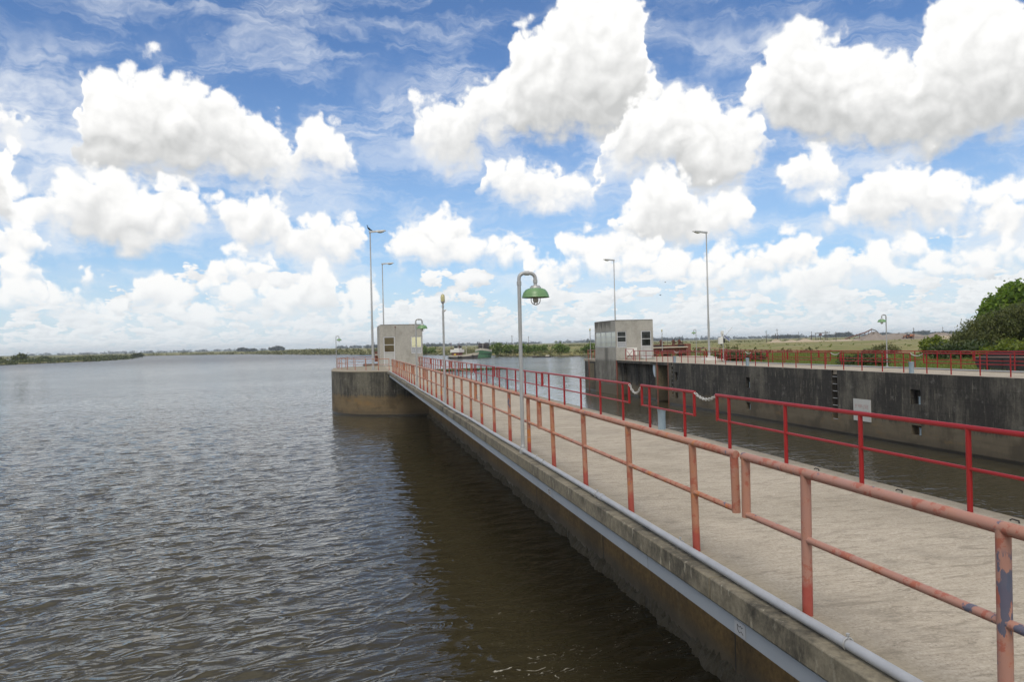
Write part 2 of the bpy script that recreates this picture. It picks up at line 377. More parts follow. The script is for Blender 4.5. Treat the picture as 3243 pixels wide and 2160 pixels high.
def mat_red(name='red_gloss_paint', a=(0.25, 0.007, 0.009), bcol=(0.31, 0.016, 0.016)):
    m, q, b, P, g = new_mat(name)
    n1 = q.noise(P, 1.6, 4.0, 0.6)
    n2 = q.noise(P, 11.0, 5.0, 0.7)
    c = q.mix(n1, c4(*a), c4(*bcol))
    c = q.mix(q.ss(n2, 0.70, 0.74, 0.0, 0.7), c, c4(0.50, 0.30, 0.27))
    c = q.mix(q.ss(n2, 0.30, 0.24, 0.0, 0.6), c, c4(0.10, 0.02, 0.015))
    setin(q, b, Base_Color=c, Roughness=0.40)
    b.inputs['Specular IOR Level'].default_value = 0.4
    bump(q, b, n2, 0.12, 0.002)
    return m

def mat_water():
    m, q, b, P, g = new_mat('river_water')
    ca, sa_ = math.cos(R(16)), math.sin(R(16))
    sp = q.n('ShaderNodeSeparateXYZ', {0: P})
    u = q.m('ADD', q.m('MULTIPLY', sp.outputs[0], ca), q.m('MULTIPLY', sp.outputs[1], sa_))     # along the crests
    v = q.m('SUBTRACT', q.m('MULTIPLY', sp.outputs[1], ca), q.m('MULTIPLY', sp.outputs[0], sa_))
    uv = q.n('ShaderNodeCombineXYZ', {0: q.m('MULTIPLY', u, 0.5), 1: v, 2: 0.0}).outputs[0]
    a = q.noise(uv, 1.35, 3.0, 0.55, 0.5, '2D')
    a2 = q.noise(uv, 4.6, 3.0, 0.6, 0.4, '2D')
    big = q.noise(uv, 0.035, 3.0, 0.55, 0.0, '2D')
    ch = q.m('MULTIPLY', q.m('MULTIPLY', q.ss(sp.outputs[0], 6.0, 7.5), q.ss(sp.outputs[0], 30.0, 28.0)), q.ss(sp.outputs[1], 120.0, 80.0))
    lee = q.m('MULTIPLY', q.ss(sp.outputs[0], -4.0, 2.5), q.ss(sp.outputs[1], 75.0, 60.0))
    calm = q.m('SUBTRACT', 1.0, q.m('MAXIMUM', q.m('MULTIPLY', ch, 0.5), q.m('MULTIPLY', lee, 0.55)))
    wind = q.m('MULTIPLY', q.ss(big, 0.3, 0.7, 0.65, 1.1), calm)
    rn = q.noise(uv, 1.9, 2.0, 0.5, 0.6, '2D')
    ridge = q.m('POWER', q.m('SUBTRACT', 1.0, q.m('ABSOLUTE', q.m('SUBTRACT', q.m('MULTIPLY', rn, 2.0), 1.0))), 3.0)
    h = q.m('MULTIPLY', q.m('ADD', q.m('ADD', q.m('MULTIPLY', a, 0.12), q.m('MULTIPLY', a2, 0.017)), q.m('MULTIPLY', ridge, 0.042)), wind)
    n = q.n('ShaderNodeBump', {'Strength': 1.0, 'Distance': 1.0, 'Height': h})
    q.t.links.new(n.outputs[0], b.inputs['Normal'])
    silt = q.noise(uv, 0.12, 3.0, 0.5, 0.0, '2D')
    c = q.mix(silt, c4(0.043, 0.036, 0.019), c4(0.060, 0.052, 0.031))
    # flecks of foam that gather in the lee of the walkway
    fo = q.noise(uv, 7.0, 5.0, 0.7, 1.5, '2D')
    fd = q.m('MULTIPLY', q.m('MULTIPLY', q.ss(sp.outputs[0], 0.0, 2.5), q.ss(sp.outputs[1], 19.0, 13.0)), q.ss(q.noise(uv, 0.6, 2.0, 0.5, 0.0, '2D'), 0.42, 0.6))
    fm = q.m('MULTIPLY', fd, q.ss(fo, 0.655, 0.69))
    c = q.mix(fm, c, c4(0.5, 0.47, 0.4))
    setin(q, b, Base_Color=c, Roughness=q.m('ADD', q.ss(q.v('LENGTH', P, out=1), 40.0, 600.0, 0.035, 0.27), q.m('MULTIPLY', fm, 0.6)), IOR=1.333)
    return m

def mat_ground():
    m, q, b, P, g = new_mat('field_grass_and_soil')
    sp = q.n('ShaderNodeSeparateXYZ', {0: P})
    n1 = q.noise(P, 0.045, 5.0, 0.62)
    n2 = q.noise(P, 0.5, 5.0, 0.65)
    n3 = q.noise(P, 5.0, 4.0, 0.7)
    c = q.ramp(n1, [(0.34, (0.10, 0.14, 0.026)), (0.47, (0.185, 0.18, 0.045)), (0.62, (0.26, 0.21, 0.08))])
    near = q.ss(sp.outputs[1], 105.0, 60.0)
    c = q.mix(q.m('MULTIPLY', near, 0.75), c, c4(0.115, 0.165, 0.03))
    c = q.mix(q.ss(n2, 0.5, 0.72, 0.0, 0.6), c, c4(0.27, 0.22, 0.10))
    c = q.mix(q.ss(n3, 0.55, 0.3, 0.0, 0.55), c, c4(0.05, 0.062, 0.015))
    # a worn track through the field and bare ground round the diggings
    tr = q.m('ABSOLUTE', q.m('SUBTRACT', sp.outputs[1], q.m('ADD', q.m('MULTIPLY', sp.outputs[0], -0.42), q.m('ADD', 268.0, q.m('MULTIPLY', n1, 18.0)))))
    c = q.mix(q.m('MULTIPLY', q.ss(tr, 4.5, 2.0, 0.0, 0.8), q.ss(sp.outputs[0], 100.0, 130.0)), c, c4(0.36, 0.30, 0.20))
    pit = q.v('LENGTH', q.v('MULTIPLY', q.v('SUBTRACT', P, (290.0, 405.0, 0.0)), (0.011, 0.035, 0.0)), out=1)
    c = q.mix(q.ss(q.m('ADD', pit, q.m('MULTIPLY', q.m('SUBTRACT', n2, 0.5), 0.8)), 1.0, 0.7, 0.0, 0.85), c, c4(0.38, 0.31, 0.22))
    # mud at the water's edge, blue-green plain in the distance
    c = q.mix(q.ss(sp.outputs[2], -3.0, -3.6), c, c4(0.075, 0.062, 0.04))
    setin(q, b, Base_Color=c, Roughness=0.95)
    bump(q, b, q.m('ADD', n3, n2), 0.6, 0.08)
    return m

def mat_leaf(name, dark, light, trans=0.35, hue=(0.16, 0.17, 0.03)):
    m = bpy.data.materials.new(name)
    m.use_nodes = True
    t = m.node_tree
    t.nodes.clear()
    q = NT(t)
    out = q.n('ShaderNodeOutputMaterial')
    geo = q.n('ShaderNodeNewGeometry')
    rnd = geo.outputs['Random Per Island']
    n = q.noise(geo.outputs['Position'], 0.7, 3.0, 0.6)
    c = q.mix(rnd, c4(*dark), c4(*light))
    c = q.mix(q.ss(n, 0.5, 0.75, 0.0, 0.55), c, c4(*hue))
    d = q.n('ShaderNodeBsdfPrincipled', {'Base Color': c, 'Roughness': 0.55})
    tr = q.n('ShaderNodeBsdfTranslucent', {0: c})
    mx = q.n('ShaderNodeMixShader', {0: trans})
    t.links.new(d.outputs[0], mx.inputs[1]); t.links.new(tr.outputs[0], mx.inputs[2])
    t.links.new(mx.outputs[0], out.inputs[0])
    return m

def mat_film(name, col, rough=0.04, metal=0.75, wav=0.0):
    m, q, b, P, g = new_mat(name)
    n = q.noise(P, 1.3, 3.0, 0.5)
    c = q.mix(n, c4(*[x * 0.85 for x in col]), c4(*[min(1, x * 1.12) for x in col]))
    setin(q, b, Base_Color=c, Roughness=rough, Metallic=metal)
    if wav:
        bump(q, b, n, 0.4, wav)
    return m

def mat_bark(name, col):
    m, q, b, P, g = new_mat(name)
    n = q.noise(q.v('MULTIPLY', P, (9, 9, 2)), 1.0, 5.0, 0.65)
    c = q.mix(n, c4(*[x * 0.5 for x in col]), c4(*[x * 1.5 for x in col]))
    setin(q, b, Base_Color=c, Roughness=0.9)
    return m

def mat_gravel(name, a, bcol):
    m, q, b, P, g = new_mat(name)
    n = q.noise(P, 0.4, 5.0, 0.65); n2 = q.noise(P, 4.0, 4.0, 0.7)
    c = q.mix(n, c4(*a), c4(*bcol))
    c = q.mix(q.ss(n2, 0.5, 0.3, 0.0, 0.5), c, c4(*[x * 0.5 for x in a]))
    setin(q, b, Base_Color=c, Roughness=0.95)
    bump(q, b, n2, 0.8, 0.15)
    return m

M = {}
M['deck'] = mat_deck()
M['beam'] = mat_concrete('edge_beam_concrete', (0.20, 0.175, 0.125), (0.045, 0.040, 0.030), (0.33, 0.30, 0.23), 0.40, sx=1.3, zs=7.0)
M['quay'] = mat_concrete('silted_concrete', (0.17, 0.105, 0.038), (0.105, 0.066, 0.026), (0.21, 0.15, 0.075), 0.45, tide=-3.38, tidecol=(0.125, 0.10, 0.062), sx=0.5, zs=0.5, tamp=0.25)
M['wall'] = mat_concrete('black_stained_concrete', (0.12, 0.11, 0.088), (0.033, 0.030, 0.026), (0.26, 0.24, 0.18), 0.62, tide=-2.55, tidecol=(0.145, 0.118, 0.078), forms=0.32)
M['drum'] = mat_concrete('round_head_concrete', (0.14, 0.13, 0.10), (0.042, 0.039, 0.033), (0.22, 0.205, 0.16), 0.55, tide=-2.1, tidecol=(0.16, 0.115, 0.06), forms=1.0)
M['tan'] = mat_concrete('brown_slot_concrete', (0.17, 0.14, 0.085), (0.10, 0.082, 0.05), (0.20, 0.17, 0.11), 0.35, tide=-2.7, tidecol=(0.10, 0.08, 0.05))
M['hut'] = mat_hut()
M['roof'] = simple('roof_felt', (0.16, 0.155, 0.14), 0.9)
M['faded'] = mat_faded()
M['red'] = mat_red()
M['red2'] = mat_red('weathered_red_paint', (0.28, 0.04, 0.03), (0.36, 0.095, 0.06))
M['galv'] = simple('galvanised_steel', (0.40, 0.405, 0.40), 0.42, 0.3, 0.22, 6.0)
M['pipe'] = simple('grey_conduit', (0.36, 0.37, 0.39), 0.45, 0.1, 0.25, 5.0)
M['strip'] = simple('pale_blue_grey_steel', (0.30, 0.33, 0.37), 0.5, 0.1, 0.15, 2.0)
M['chain'] = simple('white_galvanised_chain', (0.48, 0.475, 0.45), 0.45, 0.2, 0.25, 20.0)
M['bollard'] = simple('blue_grey_paint', (0.25, 0.32, 0.37), 0.5, 0.0, 0.25, 7.0)
M['enamel'] = simple('green_enamel', (0.14, 0.27, 0.115), 0.35, 0.0, 0.35, 9.0)
M['glass_white'] = simple('opal_glass', (0.62, 0.60, 0.52), 0.15, 0.0, 0.1)
M['glass_amber'] = simple('amber_glass', (0.55, 0.50, 0.22), 0.15, 0.0, 0.2, 30.0)
M['rust'] = simple('rusted_iron', (0.14, 0.062, 0.042), 0.85, 0.0, 0.6, 2.0)
M['rust_red'] = simple('brick_red_primer', (0.21, 0.078, 0.055), 0.85, 0.0, 0.6, 1.4)
M['dark_iron'] = simple('dark_iron', (0.03, 0.026, 0.024), 0.7, 0.0, 0.4, 5.0)
M['white'] = simple('white_paint', (0.72, 0.71, 0.67), 0.55, 0.0, 0.1, 2.0)
M['frame'] = simple('white_window_frame', (0.60, 0.61, 0.62), 0.45, 0.1, 0.08)
M['door'] = simple('grey_door', (0.42, 0.42, 0.40), 0.6, 0.0, 0.1)
M['amber'] = mat_film('amber_film_glass', (0.78, 0.72, 0.46))
M['reflection_glass'] = mat_film('brown_reflection_glass', (0.13, 0.10, 0.05), 0.05, 0.6, 0.02)  # brown tone painted in for the tree reflected in the door panes
M['unlit_glass'] = mat_film('unlit_interior_glass', (0.012, 0.014, 0.010), 0.06, 0.0)  # dark tone painted in for the unlit interiors behind the panes
M['sky_glass'] = mat_film('sky_toned_glass', (0.66, 0.67, 0.58), 0.12, 0.55)  # pale tone painted in for the sky seen through the glazed hut
M['frost'] = mat_film('streaked_glass', (0.42, 0.43, 0.44), 0.25, 0.3)
M['black'] = simple('black_rubber', (0.015, 0.015, 0.016), 0.7)
M['green_hull'] = simple('green_hull_paint', (0.10, 0.24, 0.13), 0.5, 0.0, 0.3, 0.6)
M['dark_hull'] = simple('grey_black_hull_paint', (0.075, 0.065, 0.065), 0.55, 0.0, 0.4, 0.6)
M['cream'] = simple('cream_paint', (0.58, 0.53, 0.43), 0.55, 0.0, 0.2, 0.8)
M['maroon'] = simple('maroon_paint', (0.18, 0.045, 0.035), 0.55, 0.0, 0.4, 1.0)
M['yellow'] = simple('yellow_paint', (0.60, 0.42, 0.05), 0.5)
M['orange_m'] = simple('orange_machine_paint', (0.42, 0.16, 0.08), 0.6, 0.0, 0.3, 0.8)
M['barge_deck'] = simple('rusty_pink_deck', (0.30, 0.20, 0.17), 0.8, 0.0, 0.35, 1.2)
M['tar'] = simple('tarred_steel', (0.022, 0.020, 0.021), 0.6, 0.0, 0.5, 1.4)
M['solar'] = simple('solar_cells', (0.05, 0.06, 0.13), 0.2, 0.0, 0.1)
M['pole_wood'] = mat_bark('weathered_pole_wood', (0.10, 0.085, 0.075))
M['bark'] = mat_bark('bark', (0.12, 0.10, 0.075))
M['bird'] = simple('black_plumage', (0.010, 0.013, 0.016), 0.5)
M['leaf_willow'] = mat_leaf('olive_willow_leaves', (0.045, 0.06, 0.015), (0.175, 0.195, 0.055), 0.38, (0.22, 0.22, 0.07))
M['leaf_maple'] = mat_leaf('bright_green_leaves', (0.06, 0.13, 0.012), (0.23, 0.34, 0.035), 0.5, (0.28, 0.38, 0.05))
M['leaf_bush'] = mat_leaf('yellow_green_bush_leaves', (0.07, 0.11, 0.009), (0.21, 0.25, 0.022), 0.4, (0.23, 0.26, 0.025))
M['leaf_dark'] = mat_leaf('dark_shrub_leaves', (0.022, 0.040, 0.010), (0.07, 0.10, 0.022), 0.25, (0.10, 0.12, 0.03))
M['leaf_thicket'] = mat_leaf('fresh_thicket_leaves', (0.08, 0.14, 0.022), (0.19, 0.27, 0.055), 0.4, (0.18, 0.23, 0.055))
M['leaf_reed'] = mat_leaf('bank_reed_leaves', (0.075, 0.085, 0.025), (0.20, 0.195, 0.07), 0.3, (0.25, 0.22, 0.095))
M['leaf_bank'] = mat_leaf('dark_bank_leaves', (0.035, 0.055, 0.015), (0.11, 0.13, 0.032), 0.25, (0.15, 0.15, 0.04))
M['leaf_far'] = mat_leaf('distant_eucalypt_leaves', (0.025, 0.035, 0.022), (0.05, 0.06, 0.035), 0.1, (0.06, 0.07, 0.04))
M['grass'] = mat_leaf('grass_blades', (0.085, 0.13, 0.015), (0.22, 0.25, 0.05), 0.35, (0.29, 0.25, 0.10))
M['weed'] = mat_leaf('water_weed', (0.04, 0.075, 0.015), (0.11, 0.16, 0.03), 0.2, (0.12, 0.15, 0.03))
M['toe'] = mat_gravel('shell_crusted_toe', (0.050, 0.042, 0.028), (0.10, 0.085, 0.058))
M['gravel'] = mat_gravel('grey_gravel', (0.20, 0.165, 0.14), (0.30, 0.26, 0.225))
M['sand'] = mat_gravel('pale_sand', (0.34, 0.27, 0.19), (0.48, 0.40, 0.30))
M['water'] = mat_water()
M['ground'] = mat_ground()

# ------------------------------------------------------------------ mesh helpers
class MB:
    def __init__(s):
        s.v = []; s.f = []
    def add(s, vs, fs):
        o = len(s.v)
        s.v += [tuple(v) for v in vs]
        s.f += [tuple(i + o for i in f) for f in fs]
        return s
    def box(s, x0, y0, z0, x1, y1, z1, mtx=None):
        vs = [(x0, y0, z0), (x1, y0, z0), (x1, y1, z0), (x0, y1, z0), (x0, y0, z1), (x1, y0, z1), (x1, y1, z1), (x0, y1, z1)]
        if mtx is not None:
            vs = [mtx @ Vector(v) for v in vs]
        return s.add(vs, [(0, 3, 2, 1), (4, 5, 6, 7), (0, 1, 5, 4), (1, 2, 6, 5), (2, 3, 7, 6), (3, 0, 4, 7)])
    def prism(s, poly, z0, z1):
        n = len(poly)
        vs = [(x, y, z0) for x, y in poly] + [(x, y, z1) for x, y in poly]
        fs = [tuple(reversed(range(n))), tuple(range(n, 2 * n))]
        fs += [(i, (i + 1) % n, n + (i + 1) % n, n + i) for i in range(n)]
        return s.add(vs, fs)
    def tube(s, pts, r, seg=10, caps=True, closed=False):
        P = [Vector(p) for p in pts]
        n = len(P)
        rs = list(r) if isinstance(r, (list, tuple)) else [r] * n
        prev = None
        rings = []
        for i in range(n):
            a = P[(i - 1) % n] if (closed or i > 0) else P[i]
            c = P[(i + 1) % n] if (closed or i < n - 1) else P[i]
            t = (c - a).normalized()
            if prev is None:
                ref = Vector((0, 0, 1)) if abs(t.z) < 0.9 else Vector((1, 0, 0))
                u = t.cross(ref).normalized()
            else:
                u = (prev - t * prev.dot(t)).normalized()
            prev = u
            w = t.cross(u)
            k = 1.0
            if (closed or 0 < i < n - 1):
                d1 = (P[i] - a).normalized()
                k = 1.0 / max(0.5, d1.dot(t))
            rings.append([P[i] + (u * math.cos(2 * math.pi * j / seg) + w * math.sin(2 * math.pi * j / seg)) * rs[i] * (k if k < 1.3 else 1.3) for j in range(seg)])
        vs = [v for ring in rings for v in ring]
        fs = []
        for i in range(n if closed else n - 1):
            i2 = (i + 1) % n
            for j in range(seg):
                fs.append((i * seg + j, i * seg + (j + 1) % seg, i2 * seg + (j + 1) % seg, i2 * seg + j))
        if caps and not closed:
            fs.append(tuple(reversed(range(seg))))
            fs.append(tuple(range((n - 1) * seg, n * seg)))
        return s.add(vs, fs)
    def lathe(s, prof, cx=0, cy=0, seg=20, cap=True):
        n = len(prof)
        vs = [(cx + r * math.cos(2 * math.pi * j / seg), cy + r * math.sin(2 * math.pi * j / seg), z) for r, z in prof for j in range(seg)]
        fs = [(i * seg + j, i * seg + (j + 1) % seg, (i + 1) * seg + (j + 1) % seg, (i + 1) * seg + j) for i in range(n - 1) for j in range(seg)]
        if cap:
            fs.append(tuple(reversed(range(seg)))); fs.append(tuple(range((n - 1) * seg, n * seg)))
        return s.add(vs, fs)
    def build(s, name, m, parent=None, smooth=True, loc=None, bevel=0.0):
        me = bpy.data.meshes.new(name)
        me.from_pydata(s.v, [], s.f)
        me.materials.append(m)
        if smooth:
            me.shade_smooth()
            me.set_sharp_from_angle(angle=R(38))
        me.update()
        o = bpy.data.objects.new(name, me)
        COL.objects.link(o)
        if parent is not None:
            o.parent = parent
        if loc is not None:
            o.location = loc
        if bevel:
            md = o.modifiers.new('bevel', 'BEVEL'); md.width = bevel; md.segments = 2; md.limit_method = 'ANGLE'; md.angle_limit = R(50)
        return o

def np_mesh(name, V, F, m, parent=None, smooth=False, loc=None):
    V = np.ascontiguousarray(V, dtype=np.float32); F = np.ascontiguousarray(F, dtype=np.int32)
    k = F.shape[1]
    me = bpy.data.meshes.new(name)
    me.vertices.add(len(V)); me.vertices.foreach_set('co', V.ravel())
    me.loops.add(F.size); me.loops.foreach_set('vertex_index', F.ravel())
    me.polygons.add(len(F))
    me.polygons.foreach_set('loop_start', np.arange(0, F.size, k, dtype=np.int32))
    me.materials.append(m)
    me.update(calc_edges=True)
    if smooth:
        me.shade_smooth()
    o = bpy.data.objects.new(name, me)
    COL.objects.link(o)
    if parent is not None: o.parent = parent
    if loc is not None: o.location = loc
    return o

def tag(o, label, cat, group=None):
    o['label'] = label; o['category'] = cat
    if group: o['group'] = group
    return o

def thing(name, label, cat, loc=(0, 0, 0), rz=0.0, group=None):
    o = bpy.data.objects.new(name, None)
    o.empty_display_size = 0.3
    COL.objects.link(o)
    o.location = loc; o.rotation_euler = (0, 0, rz)
    return tag(o, label, cat, group)

def dup(root, loc, rz=None, label=None, group=None):
    """A copy of a thing with copies of its parts and sub-parts."""
    r = root.copy(); COL.objects.link(r); r.location = loc
    if rz is not None: r.rotation_euler = (0, 0, rz)
    if label: r['label'] = label
    if group: r['group'] = group
    for ch in list(root.children):
        c = ch.copy(); COL.objects.link(c); c.parent = r
        for g in list(ch.children):
            d = g.copy(); COL.objects.link(d); d.parent = c
    return r

def structure(o):
    o['kind'] = 'structure'
    return o
def stuff(o, label, cat):
    o['kind'] = 'stuff'; o['label'] = label; o['category'] = cat
    return o

def unit_rows(a):
    return a / np.maximum(np.linalg.norm(a, axis=1, keepdims=True), 1e-9)

def leaves(rng, blobs, size, droop=0.0, shell=0.5, lump=0.16, per=14, aspect=0.5):
    """Leaf-sized diamonds in many small clusters spread through ellipsoids (x, y, z, rx, ry, rz, count)."""
    Vs = []
    for (cx, cy, cz, rx, ry, rz, n) in blobs:
        nc = max(1, n // per)
        d = unit_rows(rng.normal(size=(nc, 3)))
        rad = shell + (1 - shell) * rng.random((nc, 1)) ** 0.6
        bumps = 1 + 0.16 * np.sin(d[:, :1] * 5.1 + cx) * np.cos(d[:, 1:2] * 4.3 + cz)
        cc = d * rad * bumps * np.array([rx, ry, rz])
        ci = np.repeat(np.arange(nc), per)
        pos = cc[ci] + rng.normal(size=(nc * per, 3)) * np.array([rx, ry, rz]).mean() * lump * np.array([1, 1, 0.8])
        pos += np.array([cx, cy, cz])
        N = len(pos)
        nrm = unit_rows(rng.normal(size=(N, 3)) + 0.8 * d[ci])
        u = rng.normal(size=(N, 3))
        if droop:
            u = u * (1 - droop) + np.array([0, 0, -1.0]) * droop + d[ci] * 0.4 * droop
        u = unit_rows(np.cross(nrm, np.cross(u, nrm)))
        w = np.cross(nrm, u)
        sz = size * (0.6 + 0.8 * rng.random((N, 1)))
        a = u * sz; bb = w * sz * aspect
        Vs.append(np.stack([pos - a, pos - bb, pos + a, pos + bb], axis=1).reshape(-1, 3))
    V = np.concatenate(Vs)
    F = np.arange(len(V)).reshape(-1, 4)
    return V, F

def shore_h(x, y):
    return 0

# ------------------------------------------------------------------ ground and water
SHORE_R = [(30.4, -3000), (30.4, 92.8), (34, 97.5), (48, 122), (70, 188), (88, 245), (93, 300), (85, 330), (75, 350), (71, 368),
           (60, 450), (50, 544), (19, 625), (-17, 732), (-80, 960), (-151, 1282), (-326, 1565), (-401, 1610), (-600, 1760), (-3000, 2300),
           (-22000, 3500), (-22000, 22000), (22000, 22000), (22000, -3000)]
SHORE_L = [(-330, 330), (-225, 569), (-201, 682), (-222, 860), (-258, 1026), (-330, 1080), (-520, 1060), (-3000, 1500), (-20000, 2400), (-20000, -3000), (-700, -3000), (-520, -200)]

def sdist(poly, x, y):
    """Signed distance to a polygon, positive inside."""
    d = np.full(x.shape, 1e9); ins = np.zeros(x.shape, bool)
    n = len(poly)
    for i in range(n):
        x0, y0 = poly[i]; x1, y1 = poly[(i + 1) % n]
        dx, dy = x1 - x0, y1 - y0
        t = np.clip(((x - x0) * dx + (y - y0) * dy) / (dx * dx + dy * dy), 0, 1)
        d = np.minimum(d, np.hypot(x - x0 - t * dx, y - y0 - t * dy))
        c = ((y0 > y) != (y1 > y)) & (x < dx * (y - y0) / (dy if dy else 1e-9) + x0)
        ins ^= c
    return np.where(ins, d, -d)

def sstep(x, a, b):
    t = np.clip((x - a) / (b - a), 0, 1)
    return t * t * (3 - 2 * t)

def wob(x, y, s, seed):
    r = np.random.default_rng(seed)
    h = np.zeros(x.shape)
    for k in range(7):
        a = r.random() * 6.283; f = s * (0.6 + 1.3 * r.random())
        h += np.sin((x * math.cos(a) + y * math.sin(a)) * f + r.random() * 6.283)
    return h / 7

def ground_h(x, y):
    jit = 3.0 * wob(x, y, 0.11, 5) * sstep(y, 120, 180)
    sR = sdist(SHORE_R, x, y) + jit
    sL = sdist(SHORE_L, x, y) + 3.0 * wob(x, y, 0.09, 6)
    w = 0.35 + 13 * sstep(y, 96, 125)
    low = WATER - 1.3
    flat = -0.45 - 2.1 * sstep(y, 105, 150) * (1 - sstep(sR, 12, 60)) - 0.9 * sstep(y, 560, 800) * (1 - sstep(x, 100, 300))
    flat = flat + 0.16 * wob(x, y, 0.07, 7) * sstep(y + x, 90, 140) + 0.05 * wob(x, y, 0.6, 8)
    dist = np.hypot(x, y)
    flat = flat + 2.0 * sstep(dist, 1500, 4000) + 7.0 * sstep(dist, 3000, 9000) * (0.6 + 0.6 * wob(x, y, 0.0009, 9))
    hR = low + (flat - low) * sstep(sR, -w * 0.35, w)
    flatL = -2.9 + 0.3 * wob(x, y, 0.03, 4)
    hL = low + (flatL - low) * sstep(sL, -3, 9)
    return np.maximum(hR, hL), sR, sL

def polar(rads, az):
    r, a = np.meshgrid(rads, az, indexing='ij')
    x = r * np.sin(a); y = r * np.cos(a)
    n, m = r.shape
    i = np.arange(n - 1)[:, None] * m + np.arange(m - 1)[None, :]
    F = np.stack([i, i + m, i + m + 1, i + 1], axis=-1).reshape(-1, 4)
    return x, y, F, r

az = np.concatenate([np.linspace(-1.2, -0.45, 40)[:-1], np.linspace(-0.45, 0.85, 560), np.linspace(0.85, 2.4, 50)[1:]])
rads = np.geomspace(20, 21000, 430)
x, y, F, r_ = polar(rads, az)
h, sR, sL = ground_h(x, y)
V = np.stack([x, y, h], -1).reshape(-1, 3)
keep = ((np.maximum(sR, sL) > -25).reshape(-1))[F].any(axis=1)
structure(np_mesh('ground', V, F[keep], M['ground'], smooth=True))

# river: real waves near the camera, ripples in the material beyond
az = np.concatenate([np.linspace(-3.2, -0.42, 90)[:-1], np.linspace(-0.42, 0.72, 760), np.linspace(0.72, 3.09, 80)[1:]])
rads = np.concatenate([np.linspace(0.2, 5, 6)[:-1], np.geomspace(5, 330, 1000), np.geomspace(335, 21000, 60)])
x, y, F, r_ = polar(rads, az)
dr = np.gradient(rads)[:, None]
rng = np.random.default_rng(11)
shelter = 1 - 0.55 * sstep(x, 6.2, 7.5) * sstep(y, 110, 80) - 0.38 * sstep(x, -4, 3) * sstep(y, 80, 60) * (x < 6.3)
gust = 0.95 + 0.3 * wob(x, y, 0.05, 21)
zz = np.zeros(x.shape); dx = np.zeros(x.shape); dy = np.zeros(x.shape)
nW = 54
for k in range(nW):
    lam = 0.30 * (2.8 / 0.30) ** ((k + rng.random()) / nW)
    th = R(16) + math.pi / 2 + rng.normal() * 0.36
    slope = 0.185 * math.sqrt(2 / nW) * math.exp(-0.5 * (math.log(lam / 0.55) / 0.75) ** 2)
    amp = slope * lam / (2 * math.pi)
    kx, ky = math.cos(th) * 2 * math.pi / lam, math.sin(th) * 2 * math.pi / lam
    ph = kx * x + ky * y + rng.random() * 6.283
    fade = np.clip((lam / (np.maximum(dr, r_ * 0.0016) * 3.2)) - 0.6, 0, 1) * np.clip((400 - r_) / 200, 0, 1)
    zz += fade * amp * np.cos(ph)
    dx -= fade * amp * math.cos(th) * np.sin(ph) * 0.9
    dy -= fade * amp * math.sin(th) * np.sin(ph) * 0.9
g_ = shelter * gust
V = np.stack([x + dx * g_, y + dy * g_, WATER + zz * g_], -1).reshape(-1, 3)
structure(np_mesh('water', V, F, M['water'], smooth=True))
del V, F, x, y, zz, dx, dy

